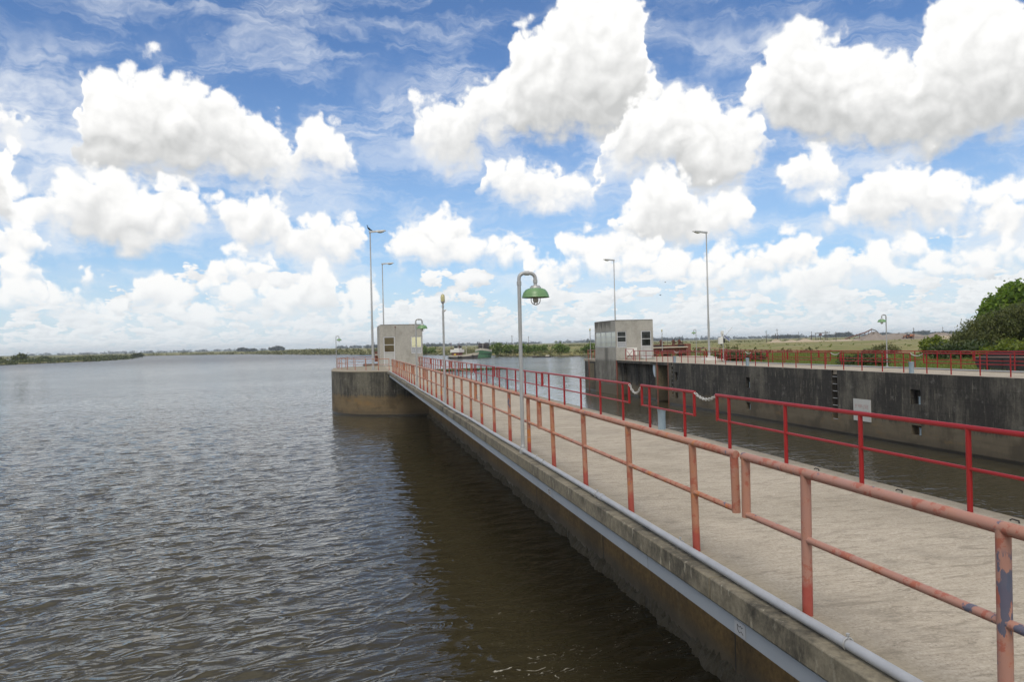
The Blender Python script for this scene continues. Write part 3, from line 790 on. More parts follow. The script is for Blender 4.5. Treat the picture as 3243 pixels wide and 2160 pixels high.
# ------------------------------------------------------------------ left lock wall: cantilevered walkway and its round head
def left_walkway():
    t = thing('walkway', 'long tan concrete walkway slab cantilevered over the river with red rails on both sides', 'walkway', (0, 0, 0))
    MB().box(3.10, -14, -0.18, 7.0, 66.2, 0.0).build('deck', M['deck'], t)
    b = MB()
    for i in range(12):                       # cast in bays, with open joints
        y0 = -14 + i * 6.7
        b.box(2.90, y0 + 0.006, -0.185, 3.098, min(y0 + 6.7, 66.6) - 0.006, 0.004)
    b.build('edge_beam', M['beam'], t, bevel=0.012)
    MB().box(6.20, -14, -7, 6.98, 64.6, -0.182).build('wall', M['quay'], t)
    b = MB()
    rr = random.Random(4)
    # uneven toe of rubble and shells along the foot of the wall
    vs = []; n = 900
    for i in range(n):
        yy = 2 + i * 0.07
        o = 0.10 + 0.05 * math.sin(i * 0.21) + 0.04 * math.sin(i * 0.057) + rr.uniform(-0.035, 0.035)
        hh = 0.16 + 0.05 * math.sin(i * 0.13 + 1) + rr.uniform(-0.04, 0.04)
        vs += [(6.205, yy, WATER + hh + rr.uniform(0.02, 0.12)), (6.2 - o * 0.55, yy + rr.uniform(-.02, .02), WATER + hh), (6.2 - o, yy, WATER + hh * 0.3), (6.2 - o * 1.3, yy, WATER - 0.4)]
    b.add(vs, [(i * 4 + j, i * 4 + 4 + j, i * 4 + 5 + j, i * 4 + 1 + j) for i in range(n - 1) for j in range(3)])
    b.build('footing', M['toe'], t, smooth=False)
    st = MB()
    seams = [-14, 3.3, 7.58, 11.24, 11.43, 11.66, 13.75, 17.34, 20.86, 24.19, 27.6, 31.1, 34.6, 38, 41.5, 45, 48.5, 52, 55.5, 59, 62.4]
    for a, c in zip(seams[:-1], seams[1:]):
        st.box(2.93, a + 0.007, -0.335, 2.972, c - 0.007, -0.205)
    st.build('guard_strip', M['strip'], t)
    for yy in (5.55, 11.54):
        tg = MB().box(2.924, yy, -0.325, 2.9285, yy + 0.17, -0.215).build('tag_plate', M['pipe'], t, smooth=False)
        mk = MB().tube([(2.9225, yy + u, -w) for u, w in ((0.03, 0.24), (0.05, 0.255), (0.07, 0.24), (0.09, 0.255), (0.12, 0.24), (0.12, 0.275), (0.09, 0.30), (0.06, 0.28), (0.03, 0.30))], 0.0016, 5)
        mk.build('lettering', M['wall'], tg, smooth=False)
    for i in range(11):
        br = MB()
        y0 = -10 + i * 7.0
        br.add([(3.0, y0, -0.186), (6.19, y0, -0.186), (6.19, y0, -0.8), (3.0, y0, -0.30), (3.0, y0 + 0.25, -0.186), (6.19, y0 + 0.25, -0.186), (6.19, y0 + 0.25, -0.8), (3.0, y0 + 0.25, -0.30)],
               [(0, 1, 2, 3), (7, 6, 5, 4), (0, 4, 5, 1), (3, 2, 6, 7), (0, 3, 7, 4), (1, 5, 6, 2)])
        br.build('bracket', M['quay'], t, smooth=False)
    for yy in (12.1, 19.1, 26.4, 33.7, 41.06, 48.4, 55.7):
        MB().box(6.196, yy, WATER - 0.5, 6.203, yy + 0.03, -0.4).build('joint', M['dark_iron'], t)
left_walkway()

def head_outline(r, cx=5.85, y0=73.5, y1=81.0, xmax=7.02, n=40):
    pts = []
    a0 = math.acos(min(1, (xmax - cx) / r))
    for i in range(n + 1):
        a = -a0 - (math.pi - a0) * i / n
        pts.append((cx + r * math.cos(a), y0 + r * math.sin(a)))
    for i in range(n + 1):
        a = math.pi - (math.pi - a0) * i / n
        pts.append((cx + r * math.cos(a), y1 + r * math.sin(a)))
    return list(reversed(pts))
def pier_head():
    t = thing('pier_head', 'round-ended concrete pier head with dark stained side and a tan silt band above the water', 'pier', (0, 0, 0))
    o = head_outline(7.66)
    MB().prism(o, -7, -0.07).build('body', M['drum'], t)
    MB().prism(head_outline(7.68), -0.068, 0.002).build('deck', M['deck'], t, bevel=0.02)
    MB().box(6.7, 88.4, -7, 7.02, 97, 0.0).box(1.5, 94.5, -7, 7.0, 103, -0.05).build('rear_block', M['drum'], t)
pier_head()

# ------------------------------------------------------------------ right lock wall
def wall_grid(mb, X, y0, y1, z0, z1, holes, depth):
    """Wall face on the plane x = X looking towards -X, with recesses cut into it."""
    ys = sorted({y0, y1, *[h[0] for h in holes], *[h[1] for h in holes]})
    zs = sorted({z0, z1, *[h[2] for h in holes], *[h[3] for h in holes]})
    for a, b in zip(ys[:-1], ys[1:]):
        for c, d in zip(zs[:-1], zs[1:]):
            ym, zm = (a + b) / 2, (c + d) / 2
            if any(h[0] < ym < h[1] and h[2] < zm < h[3] for h in holes):
                continue
            mb.add([(X, a, c), (X, b, c), (X, b, d), (X, a, d)], [(0, 3, 2, 1)])
    for (a, b, c, d) in holes:
        D = X + depth
        mb.add([(X, a, c), (X, b, c), (X, b, d), (X, a, d), (D, a, c), (D, b, c), (D, b, d), (D, a, d)],
               [(4, 7, 6, 5), (0, 1, 5, 4), (1, 2, 6, 5), (2, 3, 7, 6), (3, 0, 4, 7)])

NICHES = [(34.96, 35.70), (52.44, 53.03), (65.30, 65.95), (17.5, 18.2)]
def lock_wall():
    t = thing('lock_wall', 'far lock wall of black-stained concrete with ladders, recesses and a tan deck on top', 'lock wall', (0, 0, 0))
    holes = []
    for a, b in NICHES:
        holes += [(a, b, -1.6, -0.83), (a, b, -3.2, -2.68)]
    holes += [(41.95, 42.50, -3.02, -0.005), (66.34, 66.74, -3.1, -0.005)]
    w = MB()
    wall_grid(w, 28.5, -60, 67.42, -7, -0.0, holes, 0.38)
    w.add([(28.5, 67.42, -7), (29.8, 67.42, -7), (29.8, 67.42, -0.26), (28.5, 67.42, -0.26)], [(3, 2, 1, 0)])
    w.add([(28.5, -60, 0), (28.62, -60, 0), (28.62, 67.42, 0), (28.5, 67.42, 0)], [(0, 1, 2, 3)])
    w.build('wall', M['wall'], t, smooth=False)
    MB().box(28.5, 67.42, -0.26, 29.0, 81.735, -0.004).build('lintel', M['wall'], t)
    rec = MB().box(29.32, 70.6, -7, 30.5, 81.73, -0.02)
    for yy in (72.4, 74.2, 76.9, 77.2):
        rec.box(29.27, yy, -7, 29.33, yy + 0.12, -0.3)
    rec.box(28.9, 80.6, -7, 29.6, 81.2, -0.27)
    rec.build('gate_recess', M['wall'], t)
    MB().box(28.52, 70.06, -7, 30.4, 70.58, -0.265).box(29.75, 67.43, -7, 30.4, 70.05, -0.265).build('stop_log_slot', M['tan'], t)
    MB().box(28.45, 69.99, -6, 28.57, 70.09, -0.02).box(28.45, 67.36, -6, 28.50, 67.44, -0.02).box(28.44, 81.5, -6, 28.56, 81.72, -0.02).build('steel_edging', M['rust_red'], t)
    MB().box(28.52, 89.22, -7, 33, 93.6, -0.27).build('end_block', M['wall'], t)
    MB().box(28.45, 91.7, -6, 28.51, 91.82, -0.05).build('steel_edging', M['rust_red'], t)
    MB().box(28.505, 89.8, -6, 28.515, 91.6, -0.5).build('stop_log_slot', M['tan'], t)
    d = [(28.62, -60), (32.45, -60), (32.45, 66.2), (35.1, 69.2), (36.6, 72), (38.6, 76.8), (43.2, 91), (43.4, 94), (28.53, 94), (28.53, 67.43), (28.62, 67.43)]
    MB().prism(d, -0.26, 0.0).build('deck', M['deck'], t)
    MB().box(32.46, -60, -0.9, 32.62, 66.1, -0.06).build('back_edge', M['beam'], t)
    lad = MB()
    for z in (-0.40, -0.84, -1.27, -1.70, -2.13, -2.56, -2.95):
        lad.tube([(28.56, 41.97, z), (28.56, 42.48, z)], 0.022, 8)
    lad.build('ladder', M['galv'], t)
    lad = MB()
    for k in range(8):
        z = -0.3 - 0.38 * k
        lad.tube([(28.55, 66.36, z), (28.55, 66.72, z)], 0.02, 8)
    lad.build('ladder', M['galv'], t)
    for a, b in NICHES[:3]:
        for z0, z1 in ((-1.585, -1.18), (-3.18, -2.80)):
            MB().lathe([(0.085, z0), (0.075, z0 + 0.1), (0.075, z1 - 0.05), (0.10, z1 - 0.03), (0.10, z1)], 28.68, a + 0.24, 14).build('recessed_bollard', M['bollard'], t)
lock_wall()

def fender():
    t = MB()
    n = 14; P = []
    for i in range(n + 1):
        a = math.pi * i / n
        P.append((0.38 * math.cos(a), -0.55 - 0.80 * math.sin(a)))
    P = [(0.38, 0.0)] + P + [(-0.38, 0.0)]
    vs = []; k = len(P)
    for xx in (0.0, 0.09):
        vs += [(xx + 0.10 * (1 - (p[0] / 0.38) ** 2) * 0.5, p[0], p[1]) for p in P]
    fs = [tuple(range(k)), tuple(reversed(range(k, 2 * k)))] + [(i, k + i, k + (i + 1) % k, (i + 1) % k) for i in range(k)]
    t.add(vs, fs)
    o = t.build('fender_board', simple('pale_blue_paint', (0.47, 0.55, 0.62), 0.5), loc=(28.62, 71.05, -0.12))
    tag(o, 'pale blue round-bottomed board hanging in the gate recess of the far lock wall', 'fender')
fender()

def wall_sign():
    t = thing('notice_board', 'white notice board with faded red lettering fixed on the dark far lock wall', 'sign', (28.5, 39.63, -1.6))
    MB().box(-0.05, -0.76, -1.25, -0.005, 0.76, 0.0).build('board', simple('dirty_white_board', (0.50, 0.50, 0.48), 0.6, 0.0, 0.12, 2.5), t)
    mk = MB(); rr = random.Random(9)
    # lettering weathered beyond reading: two rows of worn vertical and slanting strokes
    for row, (zt, hh, n) in enumerate(((-0.30, 0.24, 10), (-0.66, 0.30, 11))):
        for i in range(n):
            yy = 0.62 - i * 1.24 / n - rr.uniform(0, 0.03)
            for s in range(rr.choice((1, 2, 2))):
                a = rr.uniform(-0.05, 0.05); yo = yy - s * 0.055; cut = rr.uniform(0.5, 1.0) * hh
                mk.add([(-0.053, yo, zt), (-0.053, yo - 0.022, zt), (-0.053, yo - 0.022 + a, zt - cut), (-0.053, yo + a, zt - cut)], [(0, 1, 2, 3)])
            if rr.random() < 0.6:
                zz = zt - hh * rr.choice((0.0, 0.45, 0.9))
                mk.add([(-0.0535, yy + 0.01, zz), (-0.0535, yy - 0.07, zz), (-0.0535, yy - 0.07, zz - 0.025), (-0.0535, yy + 0.01, zz - 0.025)], [(0, 1, 2, 3)])
    mk.build('lettering', simple('faded_red_lettering', (0.42, 0.25, 0.24), 0.7, 0.0, 0.3, 9.0), t, smooth=False)
wall_sign()

# ------------------------------------------------------------------ control huts
def pane_window(parent, name, a, b, z0, z1, plane, mats, mullions, vmull=(), fr=0.055, axis='y', mf='frame'):
    """A window set in a wall. axis 'y': wall faces -Y at y=plane, a..b along X. axis 'x': wall faces -X at x=plane, a..b along Y."""
    f = MB()
    def bx(u0, u1, w0, w1, d0, d1):
        if axis == 'y': f.box(u0, plane + d0, w0, u1, plane + d1, w1)
        else: f.box(plane + d0, u0, w0, plane + d1, u1, w1)
    bx(a, a + fr, z0, z1, -0.02, 0.06); bx(b - fr, b, z0, z1, -0.02, 0.06)
    bx(a + fr, b - fr, z0, z0 + fr, -0.018, 0.06); bx(a + fr, b - fr, z1 - fr, z1, -0.018, 0.06)
    for z in mullions: bx(a + fr, b - fr, z - 0.03, z + 0.03, -0.012, 0.05)
    us = [a + fr] + list(vmull) + [b - fr]
    for u in vmull: bx(u - 0.03, u + 0.03, z0 + fr, z1 - fr, -0.015, 0.055)
    fo = f.build(name, M[mf], parent)
    zs = [z0 + fr] + list(mullions) + [z1 - fr]
    for i in range(len(zs) - 1):
        for j in range(len(us) - 1):
            g = MB()
            if axis == 'y': g.box(us[j] + 0.001, plane + 0.022, zs[i] + 0.001, us[j + 1] - 0.001, plane + 0.034, zs[i + 1] - 0.001)
            else: g.box(plane + 0.022, us[j] + 0.001, zs[i] + 0.001, plane + 0.034, us[j + 1] - 0.001, zs[i + 1] - 0.001)
            mm = mats[i] if isinstance(mats[i], str) else mats[i][j]
            g.build('pane', M[mm], fo, smooth=False)
    return fo

def left_hut():
    t = thing('control_hut', 'grey concrete control hut on the round pier head left of the lock, with amber windows', 'hut', (0, 0, 0))
    # walls in strips around the openings of the front
    w = MB()
    X0, X1, Y0, Y1, H = 2.93, 7.38, 82.3, 89.8, 4.33
    ops = [(3.31, 4.51, 0.02, 3.13), (6.17, 7.30, 1.28, 3.10)]
    xs = sorted({X0, X1, *[o[0] for o in ops], *[o[1] for o in ops]}); zs = sorted({0.0, H, *[o[2] for o in ops], *[o[3] for o in ops]})
    for a, b in zip(xs[:-1], xs[1:]):
        for c, d in zip(zs[:-1], zs[1:]):
            if any(o[0] < (a + b) / 2 < o[1] and o[2] < (c + d) / 2 < o[3] for o in ops): continue
            w.add([(a, Y0, c), (b, Y0, c), (b, Y0, d), (a, Y0, d)], [(0, 1, 2, 3)])
    for a, b, c, d in ops:
        w.add([(a, Y0, c), (b, Y0, c), (b, Y0, d), (a, Y0, d), (a, Y0 + .12, c), (b, Y0 + .12, c), (b, Y0 + .12, d), (a, Y0 + .12, d)], [(0, 4, 5, 1), (1, 5, 6, 2), (2, 6, 7, 3), (3, 7, 4, 0), (4, 7, 6, 5)])
    w.add([(X0, Y0, 0), (X0, Y1, 0), (X0, Y1, H), (X0, Y0, H), (X1, Y0, -6), (X1, Y1, -6), (X1, Y1, H), (X1, Y0, H)], [(0, 3, 2, 1), (4, 5, 6, 7), (1, 2, 6, 5), (3, 7, 6, 2)])
    w.add([(7.02, Y0, -6), (7.38, Y0, -6), (7.38, Y0, 0), (7.02, Y0, 0)], [(0, 1, 2, 3)])
    w.build('walls', M['hut'], t, smooth=False)
    MB().box(X0 + 0.12, Y0 + 0.01, H + 0.003, X1 - 0.01, Y1, H + 0.05).build('roof', M['roof'], t)
    d = pane_window(t, 'door', 3.33, 4.49, 0.03, 3.10, Y0 + 0.05, ['door', 'reflection_glass', 'reflection_glass'], (1.50, 2.26), fr=0.085)
    MB().box(4.31, Y0 - 0.0, 1.22, 4.39, Y0 + 0.03, 1.30).build('handle', M['galv'], d)
    pane_window(t, 'window', 6.19, 7.28, 1.30, 3.08, Y0 + 0.05, ['frost', 'amber'], (1.93,))
    MB().lathe([(0.02, 4.06), (0.06, 4.07), (0.07, 4.12), (0.05, 4.17), (0.015, 4.18)], 4.56, Y0 - 0.06, 12).build('signal_light', M['rust'], t)
    MB().tube([(4.56, Y0 - 0.012, 4.05), (4.56, Y0 - 0.012, 3.2)], 0.008, 6).build('wire', M['dark_iron'], t)
    MB().box(3.2, Y0 - 0.55, 0.003, 4.6, Y0 - 0.01, 0.12).build('step', M['hut'], t)
left_hut()

def right_hut():
    t = thing('control_hut', 'grey concrete control hut on the far lock wall with glazed canal side and stained parapet', 'hut', (0, 0, 0))
    X0, X1, Y0, Y1, H = 28.5, 32.87, 81.74, 89.22, 4.39
    w = MB()
    def front(ops, x0, x1, z0, z1):
        xs = sorted({x0, x1, *[o[0] for o in ops], *[o[1] for o in ops]}); zs = sorted({z0, z1, *[o[2] for o in ops], *[o[3] for o in ops]})
        for a, b in zip(xs[:-1], xs[1:]):
            for c, d in zip(zs[:-1], zs[1:]):
                if any(o[0] < (a + b) / 2 < o[1] and o[2] < (c + d) / 2 < o[3] for o in ops): continue
                w.add([(a, Y0, c), (b, Y0, c), (b, Y0, d), (a, Y0, d)], [(0, 1, 2, 3)])
        for a, b, c, d in ops:
            w.add([(a, Y0, c), (b, Y0, c), (b, Y0, d), (a, Y0, d), (a, Y0 + .14, c), (b, Y0 + .14, c), (b, Y0 + .14, d), (a, Y0 + .14, d)], [(0, 4, 5, 1), (1, 5, 6, 2), (2, 6, 7, 3), (3, 7, 4, 0), (4, 7, 6, 5)])
    front([(28.66, 29.75, 1.36, 3.17), (31.45, 32.67, 0.16, 3.18)], X0, X1, -0.0, H)
    hole = [(81.82, 89.14, 1.42, 3.18)]
    wall_grid(w, X0, Y0, Y1, -7, H, hole, 0.14)
    w.add([(X0, Y0, -7), (29.32, Y0, -7), (29.32, Y0, 0), (X0, Y0, 0)], [(0, 1, 2, 3)])
    w.add([(X1, Y0, 0), (X1, Y1, 0), (X1, Y1, H), (X1, Y0, H), (X0, Y1, -7), (X1, Y1, -7), (X1, Y1, H), (X0, Y1, H), (X0, Y0, H)], [(0, 1, 2, 3), (4, 7, 6, 5), (3, 2, 7, 8)])
    w.build('walls', M['hut'], t, smooth=False)
    MB().box(X0 + 0.02, Y0 + 0.02, H + 0.003, X1 - 0.02, Y1 - 0.02, H + 0.04).build('roof', M['roof'], t)
    pane_window(t, 'window', 28.68, 29.73, 1.38, 3.15, Y0 + 0.05, ['frost', 'unlit_glass', 'unlit_glass'], (1.98, 2.57))
    d = pane_window(t, 'door', 31.47, 32.65, 0.17, 3.16, Y0 + 0.05, ['door', 'unlit_glass', 'unlit_glass'], (1.50, 2.29), fr=0.085)
    MB().box(31.60, Y0, 1.15, 31.68, Y0 + 0.03, 1.23).build('handle', M['galv'], d)
    pane_window(t, 'window', 81.83, 89.13, 1.43, 3.17, X0 + 0.05, [['sky_glass'] * 4, ['sky_glass'] * 4, ['sky_glass'] * 4], (2.0, 2.6), (83.45, 85.3, 87.15), fr=0.05, axis='x', mf='frost')
    MB().box(31.35, Y0 - 0.7, 0.003, 32.75, Y0 - 0.01, 0.15).build('step', M['hut'], t)
    wb = MB().box(29.70, Y0 - 0.10, 0.50, 30.92, Y0 - 0.05, 1.33).build('white_board', M['white'])
    tag(wb, 'plain white board standing against the front of the right hut behind the red braced gate', 'board')
right_hut()

# ------------------------------------------------------------------ railings
def rail_panel(label, group, P0, L, posts, mat, ztop=0.96, zmid=0.50, ang=0.0, rt=0.031, rm=0.021, rp=0.031, lean=0.0, ends=(1, 1), proto=None):
    t = thing('railing', label, 'railing', P0, ang, group)
    t.rotation_euler = (0, lean, ang)
    MB().tube([(0, 0, ztop), (0, L, ztop)], rt, 12).build('top_rail', mat, t)
    MB().tube([(0, rt, zmid), (0, L - rt, zmid)], rm, 10).build('middle_rail', mat, t)
    for k, s in ((0, rt), (1, L - rt)):
        if ends[k]:
            MB().tube([(0, s, zmid - rm), (0, s, ztop)], rt, 12).build('end_bar', mat, t)
    for s in posts:
        MB().tube([(0, s, -0.02), (0, s, ztop)], rp, 12).build('post', mat, t)
    return t

G_O = 'faded salmon railing panels along the river edge of the walkway'
pp = [0.86, 2.62, 4.42, 6.16]
OL = ['nearest salmon railing panel, pink with grey flakes of bare metal on its front post',
      'second salmon railing panel, rusty orange, running up to the near green gooseneck lamp',
      'salmon railing panel just beyond the near green gooseneck lamp',
      'salmon railing panel ending at the thin post with the amber beacon',
      'salmon railing panel just beyond the amber beacon post',
      'salmon railing panel ending at the second gooseneck lamp on the walkway',
      'salmon railing panel just beyond the second gooseneck lamp on the walkway',
      'next to last salmon railing panel before the round pier head',
      'last salmon railing panel of the walkway, joining the round pier head']
o0 = rail_panel(OL[0], G_O, (3.175, -1.03, 0), 7.03, [0.86, 2.62, 4.38, 6.12], M['faded'], 1.02, 0.545, rt=0.036, rm=0.026, rp=0.037, lean=0.010)
o1 = rail_panel(OL[1], G_O, (3.165, 6.05, 0), 7.05, pp, M['faded'], 1.03, 0.56, rt=0.035, rm=0.025, rp=0.035, lean=-0.020)
for i in range(2, 9):
    dup(o1, (3.17, 6.05 + 7.10 * (i - 1), 0), 0.0, OL[i]).rotation_euler = (0, -0.004 * (i % 3), 0)

G_R = 'red railing panels along the lock side of the walkway'
RX = 6.735
rail_panel('long bright red railing panel nearest the viewer, cut by the right edge of the photo', G_R, (RX, 4.5, 0), 9.18, [1.2, 3.03, 4.92, 6.79, 8.68], M['red'], 0.95, 0.49)
rail_panel('short red railing panel between two white chains, in front of a blue-grey bollard', G_R, (RX, 14.62, 0), 2.95, [0.51, 2.44], M['red'], 0.955, 0.49)
rail_panel('red railing panel whose near end holds the second white chain', G_R, (RX, 18.38, 0), 9.0, [0.49, 2.33, 4.2, 6.07, 8.07], M['red'], 0.955, 0.49)
rail_panel('red railing panel behind the near lamp pole with an open far end', G_R, (RX, 27.44, 0), 8.92, [0.87, 2.8, 4.64, 6.46, 8.34], M['red'], 0.94, 0.48)
rail_panel('red railing panel standing between two open gaps without chains', G_R, (RX, 37.01, 0), 6.28, [0.44, 2.21, 3.93, 5.69], M['red'], 0.94, 0.48)
rail_panel('weathered red railing panel beginning at the far open gap', G_R, (RX, 44.02, 0), 4.93, [0.48, 2.21, 3.96], M['red2'], 0.95, 0.48)
rail_panel('weathered red railing panel in front of the third blue-grey bollard', G_R, (RX, 49.0, 0), 4.65, [0.76, 2.54, 4.2], M['red2'], 0.95, 0.48)
rail_panel('weathered pinkish railing panel just beyond the third blue-grey bollard', G_R, (RX, 54.2, 0), 5.4, [0.57, 2.6, 4.2], M['red2'], 0.95, 0.48)
rail_panel('pinkish railing panel running along the pier head to the corner of the left hut', G_R, (RX, 59.7, 0), 8.0, [0.6, 2.3, 4.1, 5.8, 7.4], M['red2'], 0.95, 0.48)
rail_panel('last lock-side railing panel, mostly hidden behind the left hut', G_R, (RX, 67.8, 0), 12.0, [0.6, 2.3, 4.1, 5.8, 7.5, 9.2, 11], M['red2'], 0.95, 0.48)

def rail_path(label, group, pts, mat, ztop=1.0, zmid=0.5, thick=(0.03, 0.021, 0.028)):
    t = thing('railing', label, 'railing', (*pts[0], 0), 0, group)
    L = [(p[0] - pts[0][0], p[1] - pts[0][1]) for p in pts]
    MB().tube([(*p, ztop) for p in L], thick[0], 10).build('top_rail', mat, t)
    MB().tube([(*p, zmid) for p in L], thick[1], 8).build('middle_rail', mat, t)
    for p in L:
        MB().tube([(*p, -0.02), (*p, ztop)], thick[2], 10).build('post', mat, t)
    return t
rail_path('curved salmon railing round the river side of the pier head', 'railings of the pier head', [(3.22, 69.0), (2.33, 69.83), (1.27, 70.97), (0.33, 72.43), (-0.39, 74.37), (-0.91, 76.9), (-1.29, 79.1), (-1.42, 80.7)], M['faded'])
rail_path('curved salmon railing round the far side of the pier head', 'railings of the pier head', [(-1.44, 80.85), (-1.2, 82.6), (-0.6, 84.4), (0.25, 86.0), (1.5, 87.2), (2.9, 87.8)], M['faded'])
tp = thing('railing_gate', 'small salmon gate plate standing on the far rail of the pier head', 'gate', (-0.4, 84.9, 0))
MB().box(-0.02, -0.22, 0.5, 0.02, 0.22, 1.1).build('panel', M['faded'], tp); MB().tube([(0, 0, -0.02), (0, 0, 0.5)], 0.025).build('post', M['faded'], tp)

G_F = 'red railing panels along the edge of the far lock wall'
FX = 29.0
FP = [('far-wall red railing panel cut by the right photo edge, ending at a chain', 26.6, 8.71, [1.5, 3.25, 4.99, 6.81, 8.47]),
      ('far-wall red railing panel above the notice board, between chain and ladder', 36.25, 6.11, [0.54, 2.25, 4.03, 5.75]),
      ('far-wall red railing panel just left of the wall ladder', 43.28, 4.85, [0.6, 2.1, 3.86]),
      ('far-wall red railing panel ending at the chain gap with the middle bollard', 48.16, 4.85, [0.6, 2.5, 4.3]),
      ('far-wall red railing panel left of the chain gap with the middle bollard', 53.91, 6.52, [0.45, 1.45, 3.2, 4.95]),
      ('far-wall red railing panel in front of the foot of the right mast', 60.46, 5.52, [0.45, 2.2, 3.7, 5.1]),
      ('short far-wall red railing panel above the stop-log slot', 67.11, 3.0, [0.3, 1.5, 2.75]),
      ('far-wall red railing panel in front of the right hut door', 70.9, 6.6, [0.4, 3.2, 5.0, 6.3])]
for lab, y0, L, ps in FP:
    rail_panel(lab, G_F, (FX, y0, 0), L, ps, M['red'], 1.04, 0.55, rt=0.030, rm=0.022)
rail_panel('short red railing panel at the far end of the right lock wall beyond the hut', G_F, (28.9, 90.5, 0), 3.0, [0.2, 1.4, 2.8], M['red2'], 1.06, 0.55)
gt = thing('braced_gate', 'red gate with crossed diagonal braces in front of the right hut', 'gate', (29.05, 77.75, 0))
b = MB()
for s in (0.03, 2.45):
    b.tube([(0, s, -0.02), (0, s, 1.2)], 0.035)
b.tube([(0, 0.03, 1.2), (0, 2.45, 1.2)], 0.03); b.tube([(0, 0.03, 0.12), (0, 2.45, 0.12)], 0.03)
b.build('frame', M['red'], gt)
MB().tube([(0, 0.03, 0.12), (0, 2.45, 1.2)], 0.022, 8).tube([(0.03, 2.45, 0.12), (0.03, 0.03, 1.2)], 0.022, 8).build('brace', M['red'], gt)

G_B = 'red railing panels along the land side of the far lock deck'
BX = 32.72
bl = ['land-side red railing panel in front of the black barge', 'land-side red railing panel between the black barge and the right gooseneck lamp',
      'land-side red railing panel just left of the right gooseneck lamp', 'land-side red railing panel in front of the open meadow', 'land-side red railing panel ending near the weather station']
for i, lab in enumerate(bl):
    rail_panel(lab, G_B, (BX, 28.97 + 7.1 * i, 0), 7.05, [0.9, 2.65, 4.45, 6.2], M['red'], 1.04, 0.55, rt=0.030, rm=0.022)
rail_path('slanting red railing from the weather station to the rusty lock machinery', 'far rails of the lock head', [(35.3, 70.4), (36.3, 72.4), (37.4, 75.0), (38.2, 77.6), (39.4, 81.2), (40.6, 85.0), (41.8, 88.8), (42.6, 92.0)], M['red'], 1.06)
rail_path('short low red railing round the foot of the right mast', 'far rails of the lock head', [(32.75, 65.2), (33.7, 66.6), (34.6, 67.9), (35.4, 69.4)], M['red'], 1.1)

def chain(label, p0, p1, sag, link=0.030, wire=0.0058, group='white chains closing gaps in the rails'):
    P0, P1 = Vector(p0), Vector(p1)
    n = max(6, int((P1 - P0).length * 1.06 / (link * 1.45)))
    b = MB()
    def at(t): return P0.lerp(P1, t) + Vector((0, 0, -sag * 4 * t * (1 - t)))
    for i in range(n):
        a, c = at(i / n), at((i + 1) / n)
        mid = (a + c) / 2; d = (c - a).normalized()
        s = d.cross(Vector((0, 0, 1))).normalized(); u = s.cross(d)
        side = s if i % 2 else u
        pts = [mid + d * link * 1.0 * math.cos(k * math.pi / 5) + side * link * 0.58 * math.sin(k * math.pi / 5) for k in range(10)]
        b.tube(pts, wire, 6, closed=True)
    tag(b.build('chain', M['chain'], loc=None), label, 'chain', group)
chain('white chain hanging almost straight between the long and the short red panels', (RX, 13.69, 0.94), (RX, 14.61, 0.945), 0.10, 0.048, 0.0078)
chain('white chain sagging deeply at the far end of the short red panel', (RX, 17.58, 0.945), (RX, 18.37, 0.95), 0.20, 0.048, 0.0078)
chain('thin white chain in the far-wall rail gap near the right edge of the photo', (FX, 35.32, 1.03), (FX, 36.24, 1.03), 0.13, 0.04, 0.011)
chain('thin white chain in the far-wall rail gap above the ladder', (FX, 42.37, 1.03), (FX, 43.27, 1.03), 0.12, 0.04, 0.011)
chain('thin white chain in the far-wall rail gap with the middle bollard', (FX, 53.02, 1.03), (FX, 53.9, 1.03), 0.13, 0.04, 0.011)
chain('thin white chain in the far-wall rail gap beside the farthest bollard', (FX, 65.99, 1.03), (FX, 67.1, 1.03), 0.13, 0.04, 0.011)

# ------------------------------------------------------------------ bollards and mooring clips
def bollard():
    t = thing('bollard', 'blue-grey mooring bollard behind the short red panel, nearest of all', 'bollard', (6.84, 16.62, 0), 0, 'blue-grey mooring bollards')
    MB().lathe([(0.086, 0.0), (0.084, 0.15), (0.085, 0.36), (0.092, 0.42), (0.096, 0.44), (0.096, 0.452), (0.0, 0.454)], 0, 0, 20).build('post', M['bollard'], t)
    MB().lathe([(0.097, 0.455), (0.094, 0.468), (0.0, 0.475)], 0, 0, 20).build('cap', M['bollard'], t)
    return t
b0 = bollard()
for loc, lab in [((6.84, 34.5, 0), 'second blue-grey bollard on the walkway edge, behind the near lamp pole'), ((6.84, 51.99, 0), 'third blue-grey bollard on the walkway edge, far off'),
                 ((28.76, 35.9, 0), 'blue-grey bollard on the far wall in the chain gap near the right edge'), ((28.76, 53.2, 0), 'blue-grey bollard on the far wall in the middle chain gap'),
                 ((28.76, 66.5, 0), 'farthest blue-grey bollard on the far wall near the right hut')]:
    o = dup(b0, loc, 0, lab)
    if loc[0] > 20: o.scale = (1.45, 1.45, 1.25)
k0 = None
for yy in (7.0, 8.77, 10.57):
    o = MB().tube([(0, -0.06, 0), (0, -0.055, 0.025), (0, 0.03, 0.03), (0, 0.06, 0.012)], 0.008, 6).build('mooring_clip', M['dark_iron'], loc=(6.80, yy, 0)) if k0 is None else k0.copy()
    if k0 is not None: COL.objects.link(o); o.location = (6.80, yy, 0)
    k0 = k0 or o
    tag(o, 'small dark iron clip on the lock-side edge of the near walkway', 'clip', 'iron clips on the walkway edge')

